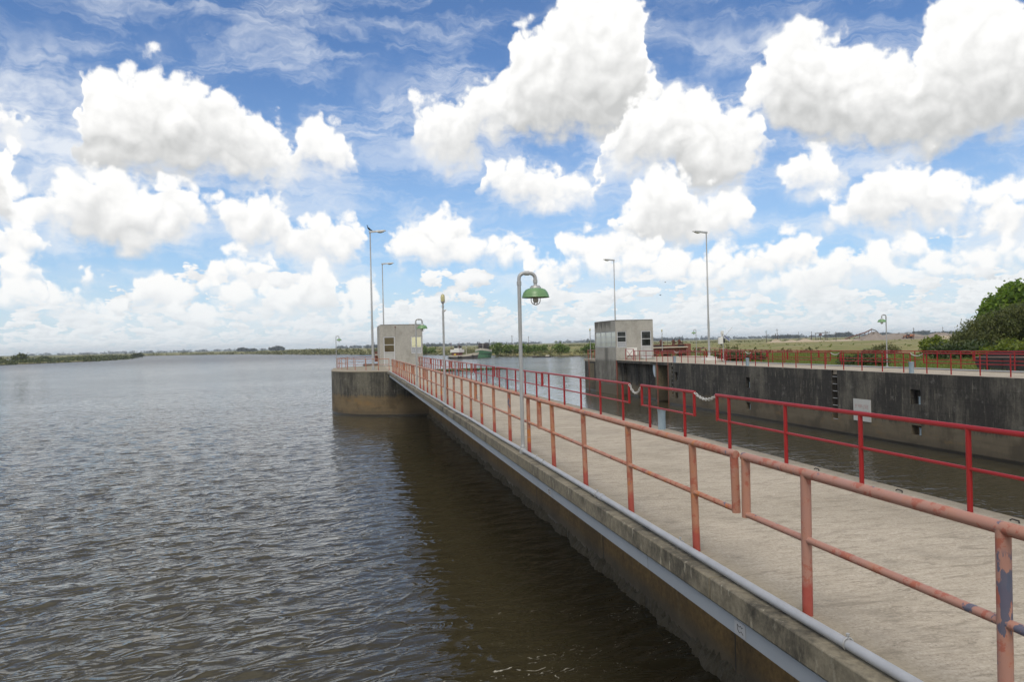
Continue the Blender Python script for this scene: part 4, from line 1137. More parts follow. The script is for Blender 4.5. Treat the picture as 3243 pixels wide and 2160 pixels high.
# ------------------------------------------------------------------ conduit along the edge beam
def conduit():
    t = thing('conduit', 'grey steel conduit pipe lying along the river edge of the walkway', 'pipe', (3.04, 0, 0.052))
    b = MB()
    ys = [-14, -3.2, 3.1, 9.4, 13.9, 20.2, 26.5, 32.8, 39.1, 45.4, 51.7, 58, 64.3]
    b.tube([(0.012 * math.sin(yy * 0.7), yy, 0.006 * math.sin(yy)) for yy in np.arange(-14, 65.5, 1.5)], 0.034, 12)
    for yy in ys:
        b.tube([(0.012 * math.sin(yy * 0.7), yy - 0.06, 0.006 * math.sin(yy)), (0.012 * math.sin(yy * 0.7), yy + 0.06, 0.006 * math.sin(yy))], 0.042, 12)
    b.build('pipe', M['pipe'], t)
    for yy in (1.3, 4.43, 7.0, 9.58, 12.42, 12.89, 16.5, 20.6, 24.5, 28.5, 33, 37.5):
        c = MB()
        c.tube([(0.037 * math.cos(a), yy, 0.039 * math.sin(a)) for a in np.linspace(-0.9, math.pi + 0.9, 12)], 0.006, 6)
        c.box(-0.006, yy - 0.006, 0.03, 0.006, yy + 0.006, 0.056); c.lathe([(0.012, 0.054), (0.012, 0.066), (0, 0.067)], 0, yy, 8)
        c.build('clamp', M['galv'], t)
    r = thing('conduit', 'pale grey conduit pipe along the land edge of the far lock deck', 'pipe', (32.3, 0, 0.05))
    MB().tube([(0, yy, 0.006 * math.sin(yy)) for yy in np.arange(-20, 66, 2.0)], 0.045, 8).build('pipe', M['galv'], r)
conduit()

# ------------------------------------------------------------------ lamps
G_L = 'green-shaded gooseneck lamps'
def gooseneck():
    t = thing('gooseneck_lamp', 'nearest gooseneck lamp with a green enamel shade, rising from the conduit beside the walkway', 'lamp', (3.035, 13.95, 0.05), 0, G_L)
    pts = [(0, 0, 0), (0, 0, 3.09)]
    MB().tube(pts, 0.034, 14).tube([(0, 0, 3.03), (0, 0, 3.10)], 0.043, 14).build('pole', M['galv'], t)
    R_ = 0.10
    arc = [(0, 0, 3.10), (0, 0, 3.14)]
    for i in range(1, 8):
        a = math.pi - i * math.pi / 14
        arc.append((R_ + R_ * math.cos(a), 0, 3.15 + R_ * math.sin(a)))
    for i in range(0, 8):
        a = math.pi / 2 - i * math.pi / 14
        arc.append((0.205 + R_ * math.cos(a), 0, 3.15 + R_ * math.sin(a)))
    arc += [(0.305, 0, 3.10)]
    g = MB().tube(arc, 0.033, 14)
    g.tube([(0.305, 0, 3.13), (0.305, 0, 3.07)], 0.042, 12).tube([(0.11, 0, 3.25), (0.19, 0, 3.25)], 0.041, 12)
    g.build('gooseneck', M['galv'], t)
    MB().lathe([(0.03, 3.09), (0.035, 3.03), (0.08, 3.02), (0.105, 2.985), (0.11, 2.955), (0.10, 2.93)], 0.305, 0, 18).build('fitting', M['galv'], t)
    pr = [(0.105, 2.972), (0.135, 2.968), (0.185, 2.945), (0.222, 2.90), (0.244, 2.845), (0.250, 2.812), (0.256, 2.806), (0.252, 2.80), (0.243, 2.812), (0.236, 2.845), (0.213, 2.895), (0.178, 2.935), (0.13, 2.957), (0.105, 2.96)]
    MB().lathe(pr, 0.305, 0, 32, cap=False).build('shade', M['enamel'], t)
    MB().lathe([(0.0, 2.70), (0.03, 2.705), (0.05, 2.735), (0.054, 2.78), (0.045, 2.84), (0.04, 2.93)], 0.305, 0, 16).build('globe', M['glass_white'], t)
    c = MB()
    for k in range(2):
        a = k * math.pi / 2 + 0.2
        ca, sa = math.cos(a), math.sin(a)
        P = [(0.092 * math.cos(q_), 0.092 * math.sin(q_)) for q_ in np.linspace(0, math.pi, 13)]
        loop = [(0.305 + 0.088 * ca, 0.088 * sa, 2.86)] + [(0.305 + p[0] * ca, p[0] * sa, 2.755 - p[1] * 0.95) for p in P] + [(0.305 - 0.088 * ca, -0.088 * sa, 2.86)]
        c.tube(loop, 0.0075, 6)
    c.tube([(0.305 + 0.089 * math.cos(q_), 0.089 * math.sin(q_), 2.80) for q_ in np.linspace(0, 2 * math.pi, 19)[:-1]], 0.006, 6, closed=True)
    c.build('guard_cage', M['galv'], t)
    MB().box(-0.055, -0.06, -0.06, 0.055, 0.06, 0.055).tube([(0, 0, 0.05), (0, 0, 0.11)], 0.045, 12).build('junction_box', M['galv'], t, bevel=0.012)
    return t
L0 = gooseneck()
o = dup(L0, (3.04, 37.3, 0.05), 0.0, 'second gooseneck lamp along the walkway, its green shade against the left hut')
o = dup(L0, (-1.47, 80.7, 0.0), 0.0, 'gooseneck lamp alone at the far left edge of the round pier head')
o = dup(L0, (32.76, 43.04, 0.05), math.pi, 'gooseneck lamp on the far lock deck before the meadow, right of the weather station')
o = dup(L0, (40.2, 86.5, 0.0), math.pi, 'far gooseneck lamp on the lock head between the right hut and the right mast')

def beacon(loc, label, h=3.42):
    t = thing('beacon_post', label, 'beacon', loc, 0, 'thin posts with a lamp on top')
    MB().tube([(0, 0, 0), (0, 0, h - 0.22)], 0.036, 12).tube([(0, 0, h - 0.22), (0, 0, h)], 0.028, 12).tube([(0, 0, h - 0.13), (0, 0, h - 0.06)], 0.037, 12).build('pole', M['galv'], t)
    MB().tube([(0.02, 0, h - 0.25), (0.07, 0, h - 0.22), (0.10, 0, h - 0.20)], [0.03, 0.025, 0.02], 8).build('socket', M['galv'], t)
    MB().lathe([(0.02, h - 0.01), (0.045, h + 0.03), (0.066, h + 0.06), (0.068, h + 0.085), (0.0, h + 0.086)], 0, 0, 14).build('lamp_base', M['galv'], t)
    MB().lathe([(0.060, h + 0.087), (0.064, h + 0.15), (0.062, h + 0.23), (0.05, h + 0.295), (0.025, h + 0.325), (0.0, h + 0.33)], 0, 0, 16).build('lens', M['glass_amber'], t)
    g = MB()
    for k in range(4):
        a = k * math.pi / 2
        g.tube([(0.069 * math.cos(a), 0.069 * math.sin(a), h + 0.08), (0.071 * math.cos(a), 0.071 * math.sin(a), h + 0.22), (0.05 * math.cos(a), 0.05 * math.sin(a), h + 0.31), (0, 0, h + 0.337)], 0.005, 5)
    g.build('guard', M['galv'], t)
    return t
bp = beacon((3.06, 26.2, 0), 'tall thin post with an amber beacon lens beside the salmon railing')
dup(bp, (29.1, 93.0, 0.0), 0, 'thin beacon post at the far end of the right lock wall').scale = (1.3, 1.3, 1.0)
dup(bp, (38.3, 92.3, -0.3), 0, 'thin beacon post rising in front of the rusty lock machinery').scale = (1.2, 1.2, 1.0)

G_M = 'tall mast lights on the lock'
def mast():
    t = thing('mast_light', 'tall tapered mast light on the pier head with a black bird on its top', 'street light', (1.92, 71.85, 0), 0, G_M)
    MB().tube([(0, 0, 0), (0, 0, 4.0), (0, 0, 4.02), (0, 0, 8.2), (0, 0, 8.22), (0, 0, 12.45)], [0.115, 0.105, 0.088, 0.080, 0.066, 0.055], 14).build('pole', M['galv'], t)
    MB().box(-0.22, -0.22, -0.01, 0.22, 0.22, 0.03).build('base_plate', M['galv'], t)
    h = MB()
    def sect(xx, z, hw, hh): return [(xx, -hw, z - hh), (xx, hw, z - hh), (xx, hw * 0.7, z + hh), (xx, -hw * 0.7, z + hh)]
    S = [sect(-0.10, 12.52, 0.10, 0.085), sect(0.12, 12.53, 0.10, 0.085), sect(0.5, 12.57, 0.11, 0.075), sect(0.7, 12.59, 0.15, 0.08), sect(1.25, 12.64, 0.15, 0.06), sect(1.43, 12.63, 0.10, 0.018)]
    vs = [v for s in S for v in s]
    fs = [(3, 2, 1, 0)] + [(i * 4 + j, i * 4 + (j + 1) % 4, i * 4 + 4 + (j + 1) % 4, i * 4 + 4 + j) for i in range(len(S) - 1) for j in range(4)] + [tuple(range(20, 24))]
    h.add(vs, fs).build('lamp_housing', M['galv'], t, smooth=False)
    g = MB()
    vs = []; n = 12
    for k, (xx, w, d) in enumerate(((0.62, 0.02, 0.0), (0.72, 0.10, 0.08), (0.88, 0.125, 0.125), (1.05, 0.12, 0.115), (1.2, 0.09, 0.07), (1.30, 0.02, 0.0))):
        zc = 12.50 + 0.09 * (xx - 0.6) + 0.005
        for j in range(n + 1):
            a = math.pi * j / n
            vs.append((xx, w * math.cos(a), zc - d * math.sin(a)))
    fs = [(i * (n + 1) + j, i * (n + 1) + j + 1, (i + 1) * (n + 1) + j + 1, (i + 1) * (n + 1) + j) for i in range(5) for j in range(n)]
    g.add(vs, fs).build('glass_bowl', M['glass_white'], t)
    return t
m0 = mast()
dup(m0, (4.0, 97.5, -0.2), 0.0, 'farther mast light on the left, its pole rising behind the left hut')
dup(m0, (34.28, 70.9, 0.0), math.pi, 'tall mast light on the far lock deck, standing on a pale plinth')
dup(m0, (33.3, 95.5, 0.0), math.pi, 'farther mast light rising behind the right hut')
pl = MB().box(-0.55, -0.55, 0.003, 0.55, 0.55, 0.32).box(-0.3, -0.3, 0.322, 0.3, 0.3, 0.40).build('mast_plinth', M['white'], loc=(34.28, 70.9, 0.0), bevel=0.02)
tag(pl, 'pale concrete plinth under the right mast light', 'plinth')

def bird(loc):
    t = thing('cormorant', 'black cormorant perched on the top of the left mast light, head up and facing left', 'bird', loc)
    b = MB()
    b.tube([(0.36, 0, 0.015), (0.24, 0, 0.045), (0.14, 0, 0.095), (0.04, 0, 0.17), (-0.05, 0, 0.26), (-0.10, 0, 0.33), (-0.105, 0, 0.39), (-0.085, 0, 0.44), (-0.095, 0, 0.475), (-0.135, 0, 0.485), (-0.17, 0, 0.487), (-0.235, 0, 0.49)],
           [0.02, 0.035, 0.062, 0.085, 0.075, 0.045, 0.030, 0.026, 0.030, 0.030, 0.014, 0.005], 14)
    b.build('body', M['bird'], t)
    for s in (-1, 1):
        w = MB().tube([(-0.03, s * 0.055, 0.25), (0.06, s * 0.075, 0.17), (0.17, s * 0.055, 0.10), (0.30, s * 0.02, 0.05)], [0.02, 0.045, 0.032, 0.008], 10)
        w.build('wing', M['bird'], t)
        MB().tube([(0.05, s * 0.04, 0.10), (0.03, s * 0.045, 0.0), (-0.04, s * 0.05, 0.0)], [0.014, 0.010, 0.010], 6).build('leg', M['black'], t)
bird((1.82, 71.85, 12.615))
def flyer(loc, label, s):
    t = thing('flying_bird', label, 'bird', loc)
    MB().tube([(-0.25 * s, 0, 0), (-0.1 * s, 0, 0.01), (0.1 * s, 0, 0), (0.25 * s, 0, 0)], [0.01, 0.06, 0.06, 0.015], 8).build('body', M['bird'], t)
    for k in (-1, 1):
        MB().add([(-0.1 * s, 0, 0.02), (0.1 * s, 0, 0.02), (0.05 * s, k * 0.45 * s, 0.16 * s), (-0.04 * s, k * 0.45 * s, 0.16 * s), (-0.1 * s, 0, 0), (0.1 * s, 0, 0), (0.05 * s, k * 0.45 * s, 0.15 * s), (-0.04 * s, k * 0.45 * s, 0.15 * s)],
                 [(0, 1, 2, 3), (7, 6, 5, 4), (1, 5, 6, 2), (3, 2, 6, 7), (0, 3, 7, 4)]).build('wing', M['bird'], t)
flyer((59.4, 140.9, 13.3), 'small dark bird in flight, the higher of two above the right hut', 0.6)
flyer((58.4, 141.1, 10.8), 'small dark bird in flight, the lower of two above the right hut', 0.8)

# ------------------------------------------------------------------ weather station beside the right mast
def station():
    t = thing('weather_station', 'weather station with a white cabinet, tilted solar panel and antenna near the right mast', 'weather station', (36.0, 71.6, -0.42))
    MB().tube([(0.15, 0, 0), (0.12, 0, 3.2)], 0.045, 10).build('pole', M['galv'], t)
    MB().box(-0.36, -0.20, 1.98, 0.06, 0.10, 2.62).build('cabinet', M['white'], t, bevel=0.015)
    MB().box(-0.04, -0.07, 2.62, 0.06, 0.07, 3.02).build('sensor_arm', M['white'], t)
    MB().box(-0.07, -0.11, 2.95, 0.17, 0.11, 3.28).build('radio_box', M['white'], t, bevel=0.02)
    MB().lathe([(0.01, 1.76), (0.10, 1.95), (0.11, 1.98)], -0.08, 0, 12).build('cable_gland', M['black'], t)
    MB().lathe([(0.02, 2.06), (0.13, 2.12), (0.15, 2.32), (0.12, 2.52), (0.02, 2.56)], 0.20, 0.05, 12).build('battery_pod', M['black'], t)
    mt = Matrix.Translation((0.52, -0.02, 2.55)) @ Matrix.Rotation(R(38), 4, 'Y') @ Matrix.Rotation(R(40), 4, 'X')
    p = MB().box(-0.40, -0.22, -0.015, 0.40, 0.22, 0.015, mt).build('solar_panel', M['white'], t)
    s = MB()
    for i in range(6):
        s.box(-0.37 + i * 0.125, -0.19, 0.0155, -0.26 + i * 0.125, 0.19, 0.0185, mt)
    s.build('cells', M['solar'], p)
    MB().tube([(0.15, 0, 2.75), (0.45, 0, 2.62)], 0.02, 8).build('bracket', M['galv'], t)
    a = MB().tube([(0.30, 0, 2.72), (1.18, 0, 3.62)], 0.012, 6)
    for k in range(5):
        c = Vector((0.45 + 0.16 * k, 0, 2.87 + 0.164 * k))
        a.tube([c + Vector((0, -0.16, 0)), c + Vector((0, 0.16, 0))], 0.007, 5)
        a.tube([c + Vector((-0.05, 0, 0.05)), c + Vector((0.05, 0, -0.05))], 0.007, 5)
    a.build('antenna', M['galv'], t)
    MB().box(-0.1, -0.2, 0.0, 0.4, 0.2, 0.10).build('footing', M['white'], t)
station()

# ------------------------------------------------------------------ rusty lock machinery behind the huts
def machinery(loc, label, xa=-6.0):
    t = thing('lock_machinery', label, 'lock machinery', loc)
    b = MB().box(xa, 0.0, 0.25, 4.0, 2.2, 0.42).box(xa, 0.0, 0.98, 4.0, 0.16, 1.12).box(3.35, -0.1, -0.3, 4.05, 2.2, 1.55)
    for i in range(int((3.4 - xa) / 0.4)):
        xx = xa + i * 0.40
        b.box(xx, 0.05, 0.42, xx + 0.13, 0.15, 0.98)
    b.box(xa, 0.16, 0.42, 3.35, 2.1, 0.97)
    b.build('frame', M['rust_red'], t, smooth=False)
    d = MB().box(xa, 0.5, 1.0, -0.0, 2.0, 1.52).box(0.5, 0.4, 1.0, 2.4, 2.0, 1.42).box(2.4, 0.6, 1.0, 3.34, 2.0, 1.5)
    d.build('housing', M['rust'], t, smooth=False)
    MB().box(-1.1, 0.38, 1.06, 0.0, 0.52, 1.40).box(2.45, 0.46, 1.06, 3.3, 0.61, 1.42).build('opening_shade', M['dark_iron'], t, smooth=False)  # solid dark blocks standing in for the shade inside the openings
    MB().tube([(xa, -0.15, 1.10), (3.6, -0.15, 1.12)], 0.07, 10).build('pipe', M['cream'], t)
    for xx in ((-3.6, 0.3, 2.05, 2.9) if xa < -3 else (-0.9, 0.3, 2.05)):
        v = MB()
        v.lathe([(0.20, 1.42), (0.20, 1.62), (0.14, 1.66), (0.14, 1.84), (0.24, 1.86), (0.24, 1.98), (0.12, 2.02), (0.12, 2.14), (0.0, 2.15)], xx, 1.0, 12)
        v.tube([(xx + 0.1, 1.0, 1.75), (xx + 0.42, 1.0, 1.75)], 0.10, 8)
        v.build('valve', M['rust'], t)
    g = MB()
    for xx in (max(xa, -2.2), -1.1, 0.8, 1.5, 2.5, 3.2, 3.7):
        g.tube([(xx, 1.7, 1.4), (xx, 1.7, 2.5 + 0.25 * math.sin(xx * 7))], 0.022, 6)
    g.build('rod', M['dark_iron'], t)
    k = MB()
    for xx in ((-5, -3, -1, 1, 3) if xa < -3 else (-1, 1, 3)):
        k.box(xx, 0.2, -0.45, xx + 0.3, 2.0, 0.248)
    k.box(xa, 0.3, -0.46, 3.4, 2.1, -0.2)
    k.build('plinth', M['beam'], t, smooth=False)
machinery((40.2, 97.0, 0.0), 'rusty red lock machinery with stubby valves, right of the right hut')
machinery((4.4, 98.5, 0.0), 'rusty red lock machinery mostly hidden behind the left hut', -1.5)

# ------------------------------------------------------------------ black barge on the grass at the right edge
def barge():
    t = thing('barge', 'black tarred steel barge lying on the grass behind the far rails at the right edge', 'barge', (39.6, 43.7, -0.5), R(-76))
    # along +X of the barge: away to the right of the picture
    L = 19.0
    prof = [(0.0, 0.95), (0.4, 0.0), (L - 0.5, 0.0), (L, 0.95)]
    b = MB(); W = 3.4
    vs = [(x, 0, z) for x, z in prof] + [(x, W, z) for x, z in prof]
    b.add(vs, [(0, 1, 2, 3), (7, 6, 5, 4), (0, 4, 5, 1), (1, 5, 6, 2), (2, 6, 7, 3), (3, 7, 4, 0)])
    for i in range(20):
        b.box(0.9 + i * 0.9, -0.05, 0.02, 1.0 + i * 0.9, -0.001, 0.93)
    b.build('hull', M['tar'], t, smooth=False)
    MB().box(0.05, 0.05, 0.953, L - 0.05, W - 0.05, 0.99).build('deck', M['barge_deck'], t)
    c = MB()
    c.add([(0.2, 0.3, 0.991), (2.7, 0.3, 0.991), (2.9, 0.3, 1.42), (1.0, 0.3, 1.30), (0.2, 2.6, 0.991), (2.7, 2.6, 0.991), (2.9, 2.6, 1.42), (1.0, 2.6, 1.30)],
          [(0, 1, 2, 3), (7, 6, 5, 4), (0, 4, 5, 1), (1, 5, 6, 2), (2, 6, 7, 3), (3, 7, 4, 0)])
    c.build('bow_plate', M['tar'], t, smooth=False)
    MB().box(4.0, 0.4, 0.991, 4.45, 0.9, 1.40).box(6.2, 0.4, 0.991, 6.6, 0.9, 1.35).build('bitt', M['tar'], t, bevel=0.02)
    MB().add([(3.2, 0.5, 0.992), (7.5, 0.5, 0.992), (7.5, 0.5, 1.38), (3.2, 2.9, 0.992), (7.5, 2.9, 0.992), (7.5, 2.9, 1.38)], [(0, 1, 2), (5, 4, 3), (0, 2, 5, 3), (1, 4, 5, 2), (0, 3, 4, 1)]).build('hatch', M['barge_deck'], t, smooth=False)
barge()

# ------------------------------------------------------------------ boats moored off the far bank
def hull_mesh(L, B, H, sheer, z0=-0.5, n=14, bluff=0.55, flare=1.0):
    """Stations from stern (x=0) to stem (x=L); each side runs keel, waterline, rail."""
    vs = []; rows = []
    for i in range(n + 1):
        s = i / n
        w = B / 2 * (1 - max(0, (s - bluff) / (1 - bluff)) ** 2.2) * (0.86 + 0.14 * min(1, s / 0.25))
        w = max(w, 0.05)
        zt = H + sheer * max(0, (s - 0.35) / 0.65) ** 2 + 0.12 * sheer * max(0, (0.25 - s) / 0.25) ** 2
        xo = 0.07 * L * max(0, (s - 0.8) / 0.2)
        rows.append([(L * s, -w * 0.82, z0), (L * s + xo * 0.4, -w * 0.95, zt * 0.55), (L * s + xo, -w * flare, zt), (L * s + xo, w * flare, zt), (L * s + xo * 0.4, w * 0.95, zt * 0.55), (L * s, w * 0.82, z0)])
    return rows
def strip(rows, a, b, off=0.0):
    m = MB(); k = b - a + 1
    vs = [r[j] for r in rows for j in range(a, b + 1)]
    fs = [(i * k + j, (i + 1) * k + j, (i + 1) * k + j + 1, i * k + j + 1) for i in range(len(rows) - 1) for j in range(k - 1)]
    m.add(vs, [tuple(reversed(f)) for f in fs])
    return m
def caps(m, rows, sel):
    m.add([rows[0][j] for j in sel], [tuple(range(len(sel)))]); m.add([rows[-1][j] for j in sel], [tuple(reversed(range(len(sel))))])

def boat_one():
    ang = math.atan2(-0.70, 0.71)
    t = thing('river_boat', 'river boat with a grey-black hull, white bulwark strip and white wheelhouse', 'boat', (44.2, 350.5, WATER), ang)
    L, B, H = 14.5, 4.7, 1.55
    rows = hull_mesh(L, B, H, 1.35, bluff=0.62)
    m = MB()
    for a, b in ((0, 1), (4, 5)):
        k = strip(rows, a, b); m.add(k.v, k.f)
    caps(m, rows, (0, 1, 4, 5)); m.build('hull', M['dark_hull'], t)
    m = MB()
    for a, b in ((1, 2), (3, 4)):
        k = strip(rows, a, b); m.add(k.v, k.f)
    caps(m, rows, (1, 2, 3, 4)); m.build('bulwark', M['cream'], t)
    dk = [[(r[2][0], r[2][1] * 0.97, r[2][2] - 0.35), (r[3][0], r[3][1] * 0.97, r[3][2] - 0.35)] for r in rows]
    strip(dk, 0, 1).build('deck', M['maroon'], t)
    w = MB().box(1.6, -1.5, 1.2, 5.2, 1.5, 2.75)
    w.build('deckhouse', M['maroon'], t)
    MB().box(0.9, -1.9, 2.76, 6.0, 1.9, 4.15).build('upper_cabin', M['white'], t, bevel=0.05)
    wh = MB().box(2.6, -1.35, 4.16, 5.0, 1.35, 5.75).build('wheelhouse', M['white'], t, bevel=0.04)
    MB().box(2.57, -1.2, 4.75, 2.62, 1.2, 5.55).box(2.75, -1.38, 4.75, 4.8, -1.34, 5.6).box(4.98, -1.2, 4.75, 5.03, 1.2, 5.6).build('window', M['unlit_glass'], wh, smooth=False)
    MB().box(2.3, -1.6, 5.76, 5.3, 1.6, 5.86).build('wheelhouse_roof', M['dark_hull'], t)
    for xx in (1.1, 5.6):
        MB().tube([(xx, -1.4, 4.1), (xx, -1.4, 7.4)], 0.09, 8).build('post', M['maroon'], t)
    MB().tube([(8.4, 0, 0.8), (8.4, 0, 7.8)], [0.11, 0.05], 10).tube([(8.4, -0.7, 6.9), (8.4, 0.7, 6.9)], 0.04, 6).build('mast', M['white'], t)
    MB().lathe([(0.0, 5.35), (0.22, 5.5), (0.22, 5.7), (0.0, 5.85)], 8.4, 0.35, 10).lathe([(0.0, 3.9), (0.22, 4.05), (0.22, 4.35), (0.0, 4.5)], 8.4, 0.4, 10).build('day_shape', M['black'], t)
    MB().lathe([(0.0, 0), (0.55, 0.08), (0.62, 0.4), (0.5, 0.8), (0, 0.9)], 0, 0, 12).build('drum', M['yellow'], t, loc=(3.6, -1.95, 1.35))
    for xx, zz in ((0.3, 0.5), (1.3, 0.45), (6.0, 0.7), (7.2, 0.75), (13.2, 1.2)):
        y_ = -B / 2 * (1.0 if xx < 8 else 0.72) - 0.12
        r = MB().tube([(xx + 0.34 * math.cos(a), y_, zz + 0.34 * math.sin(a)) for a in np.linspace(0, 2 * math.pi, 15)[:-1]], 0.14, 8, closed=True)
        r.build('tyre_fender', M['black'], t)
boat_one()

def boat_two():
    ang = math.atan2(-0.94, -0.34)
    t = thing('river_boat', 'green-hulled workboat with a cream bulwark and cluttered dark deck gear, moored on the right', 'boat', (63.2, 369.0, WATER), ang)
    L, B = 13.5, 7.0
    rows = hull_mesh(L, B, 2.6, 0.9, bluff=0.6, n=12)
    m = MB()
    for a, b in ((0, 1), (1, 2), (3, 4), (4, 5)):
        k = strip(rows, a, b); m.add(k.v, k.f)
    caps(m, rows, (0, 1, 2, 3, 4, 5)); m.build('hull', M['green_hull'], t)
    up = [[(r[2][0], r[2][1] * 1.005, r[2][2] + 0.003), (r[2][0], r[2][1] * 1.005, r[2][2] + 0.95), (r[3][0], r[3][1] * 1.005, r[3][2] + 0.95), (r[3][0], r[3][1] * 1.005, r[3][2] + 0.003)] for r in rows]
    m = MB()
    for a, b in ((0, 1), (2, 3)):
        k = strip(up, a, b); m.add(k.v, k.f)
    caps(m, up, (0, 1, 2, 3)); m.build('bulwark', M['cream'], t)
    bd = [[(r[1][0], r[1][1] * 1.03, r[1][2] - 0.12), (r[1][0], r[1][1] * 1.03, r[1][2] + 0.12)] for r in rows]
    be = [[(r[4][0], r[4][1] * 1.03, r[4][2] + 0.12), (r[4][0], r[4][1] * 1.03, r[4][2] - 0.12)] for r in rows]
    k1, k2 = strip(bd, 0, 1), strip(be, 0, 1)
    MB().add(k1.v, k1.f).add(k2.v, k2.f).build('rubbing_strake', M['dark_iron'], t)
    dk = [[(r[2][0], r[2][1] * 0.97, r[2][2] + 0.2), (r[3][0], r[3][1] * 0.97, r[3][2] + 0.2)] for r in rows]
    strip(dk, 0, 1).build('deck', M['maroon'], t)
    MB().box(2.0, -2.4, 2.8, 6.5, 2.0, 6.7).build('deckhouse', M['dark_hull'], t, bevel=0.08)
    MB().box(6.8, -2.0, 2.9, 9.0, -0.4, 5.4).box(7.2, 0.6, 2.9, 8.8, 2.4, 5.9).build('winch', M['dark_iron'], t, bevel=0.1)
    g = MB().tube([(5.2, 2.4, 3.0), (4.6, 2.6, 8.4)], 0.16, 8).tube([(9.0, -2.4, 3.0), (9.0, -2.4, 7.3), (3.0, -2.4, 7.3), (3.0, -2.4, 3.0)], 0.07, 8)
    g.build('derrick', M['dark_iron'], t)
    MB().tube([(10.0, 0.4, 3.0), (9.3, 0.5, 10.2)], [0.10, 0.04], 8).tube([(9.5, 0.1, 7.6), (9.5, 0.9, 7.6)], 0.04, 6).build('mast', M['white'], t)
    MB().tube([(1.0, -3.3, 3.4), (-3.5, -8.0, 0.1)], 0.13, 8).build('gangway', M['cream'], t)
boat_two()

def raft():
    t = thing('pontoon', 'low dark pontoon floating by the reedy bank right of the green boat', 'pontoon', (79.5, 323.0, WATER), R(-30))
    MB().box(-3.9, -1.2, -0.3, 3.9, 1.2, 0.35).build('hull', M['tar'], t, bevel=0.05)
    MB().box(-3.8, -1.1, 0.352, 3.8, 1.1, 0.42).build('deck', M['tar'], t)
    MB().box(1.8, -0.8, 0.421, 3.2, 0.8, 0.95).build('locker', M['cream'], t)
raft()

# ------------------------------------------------------------------ gravel works in the distance on the right
def heap(name, label, loc, rx, ry, h, m, seed, cat='gravel heap', pk=1.0):
    n, k = 40, 64
    vs = [(0, 0, h)]; fs = []
    for i in range(1, n + 1):
        s = i / n
        for j in range(k):
            a = 2 * math.pi * j / k
            q_ = 1 + 0.16 * math.sin(3 * a + seed) + 0.10 * math.sin(7 * a + seed * 2.1)
            z = h * (1 - s ** pk) * (1 + 0.16 * math.sin(5 * a + seed * 3 + s * 5)) + 0.15 * h * math.sin(9 * s + 2 * a + seed) * s * (1 - s)
            vs.append((rx * s * q_ * math.cos(a), ry * s * q_ * math.sin(a), z - 0.6 * s ** 8))
    for j in range(k): fs.append((0, 1 + j, 1 + (j + 1) % k))
    for i in range(n - 1):
        for j in range(k):
            a = 1 + i * k
            fs.append((a + j, a + k + j, a + k + (j + 1) % k, a + (j + 1) % k))
    o = MB().add(vs, fs).build(name, m, loc=loc)
    tag(o, label, cat)
GZ = -0.55
heap('gravel_heap', 'tall grey gravel heap under the end of the conveyor', (308.5, 416.5, GZ), 12.5, 9, 4.6, M['gravel'], 1.0, pk=1.15)
heap('gravel_heap', 'long low grey gravel bank behind the wheel loader', (331, 424, GZ), 20, 7, 3.3, M['gravel'], 2.3, pk=2.5)
heap('gravel_heap', 'grey-brown gravel bank at the right behind the bushes', (347, 408, GZ), 12, 7, 3.2, M['gravel'], 3.1, pk=2.0)
heap('sand_heap', 'pale sand heap furthest left in the gravel works', (229.5, 392, GZ), 5.5, 4, 2.0, M['sand'], 0.4, 'sand heap')
heap('sand_heap', 'low pale sand heap beside the leaning utility pole', (238, 391, GZ), 7, 4, 1.5, M['sand'], 1.7, 'sand heap')
heap('sand_heap', 'broad pale sand heap left of the trestle', (245.5, 390, GZ), 7, 4, 1.9, M['sand'], 2.9, 'sand heap')
heap('sand_heap', 'flat pale sand spread below the conveyor foot', (284, 412, GZ), 14, 5, 0.9, M['sand'], 4.0, 'sand heap', 1.5)
heap('sand_heap', 'flat pale sand spread under the trestle', (262, 402, GZ), 12, 5, 0.8, M['sand'], 5.2, 'sand heap', 1.5)
heap('sand_heap', 'small pale sand heap at the right near the yellow-green bush', (297, 345, GZ), 12, 5, 1.7, M['sand'], 6.0, 'sand heap', 1.4)

def conveyor():
    t = thing('conveyor', 'long rusty conveyor rising in a bent line to the top of the gravel heap', 'conveyor', (0, 0, 0))
    P = [(289.5, 420.2, -0.2), (294.1, 419.2, 1.5), (299.9, 418.0, 3.3), (303.1, 417.4, 4.15), (305.3, 416.9, 5.2), (307.1, 416.5, 6.05)]
    b = MB().tube(P, 0.38, 6)
    b.build('belt_frame', M['rust'], t)
    MB().tube([(307.1, 416.5, 6.05), (308.9, 416.1, 5.5), (310.2, 415.9, 4.6), (311.2, 415.7, 3.4)], 0.30, 8).build('chute', M['pole_wood'], t)
    s = MB()
    for p, z in ((P[2], 2.9), (P[3], 3.8), (P[4], 4.8), (P[5], 5.6), (P[1], 1.2)):
        s.tube([(p[0] - 0.2, p[1], GZ), (p[0], p[1], z)], 0.13, 6).tube([(p[0] + 0.3, p[1] + 1.0, GZ), (p[0], p[1], z)], 0.13, 6)
    s.tube([(307.1, 416.5, 5.9), (307.1, 416.5, 6.8)], 0.12, 6)
    s.build('support', M['rust'], t)
conveyor()

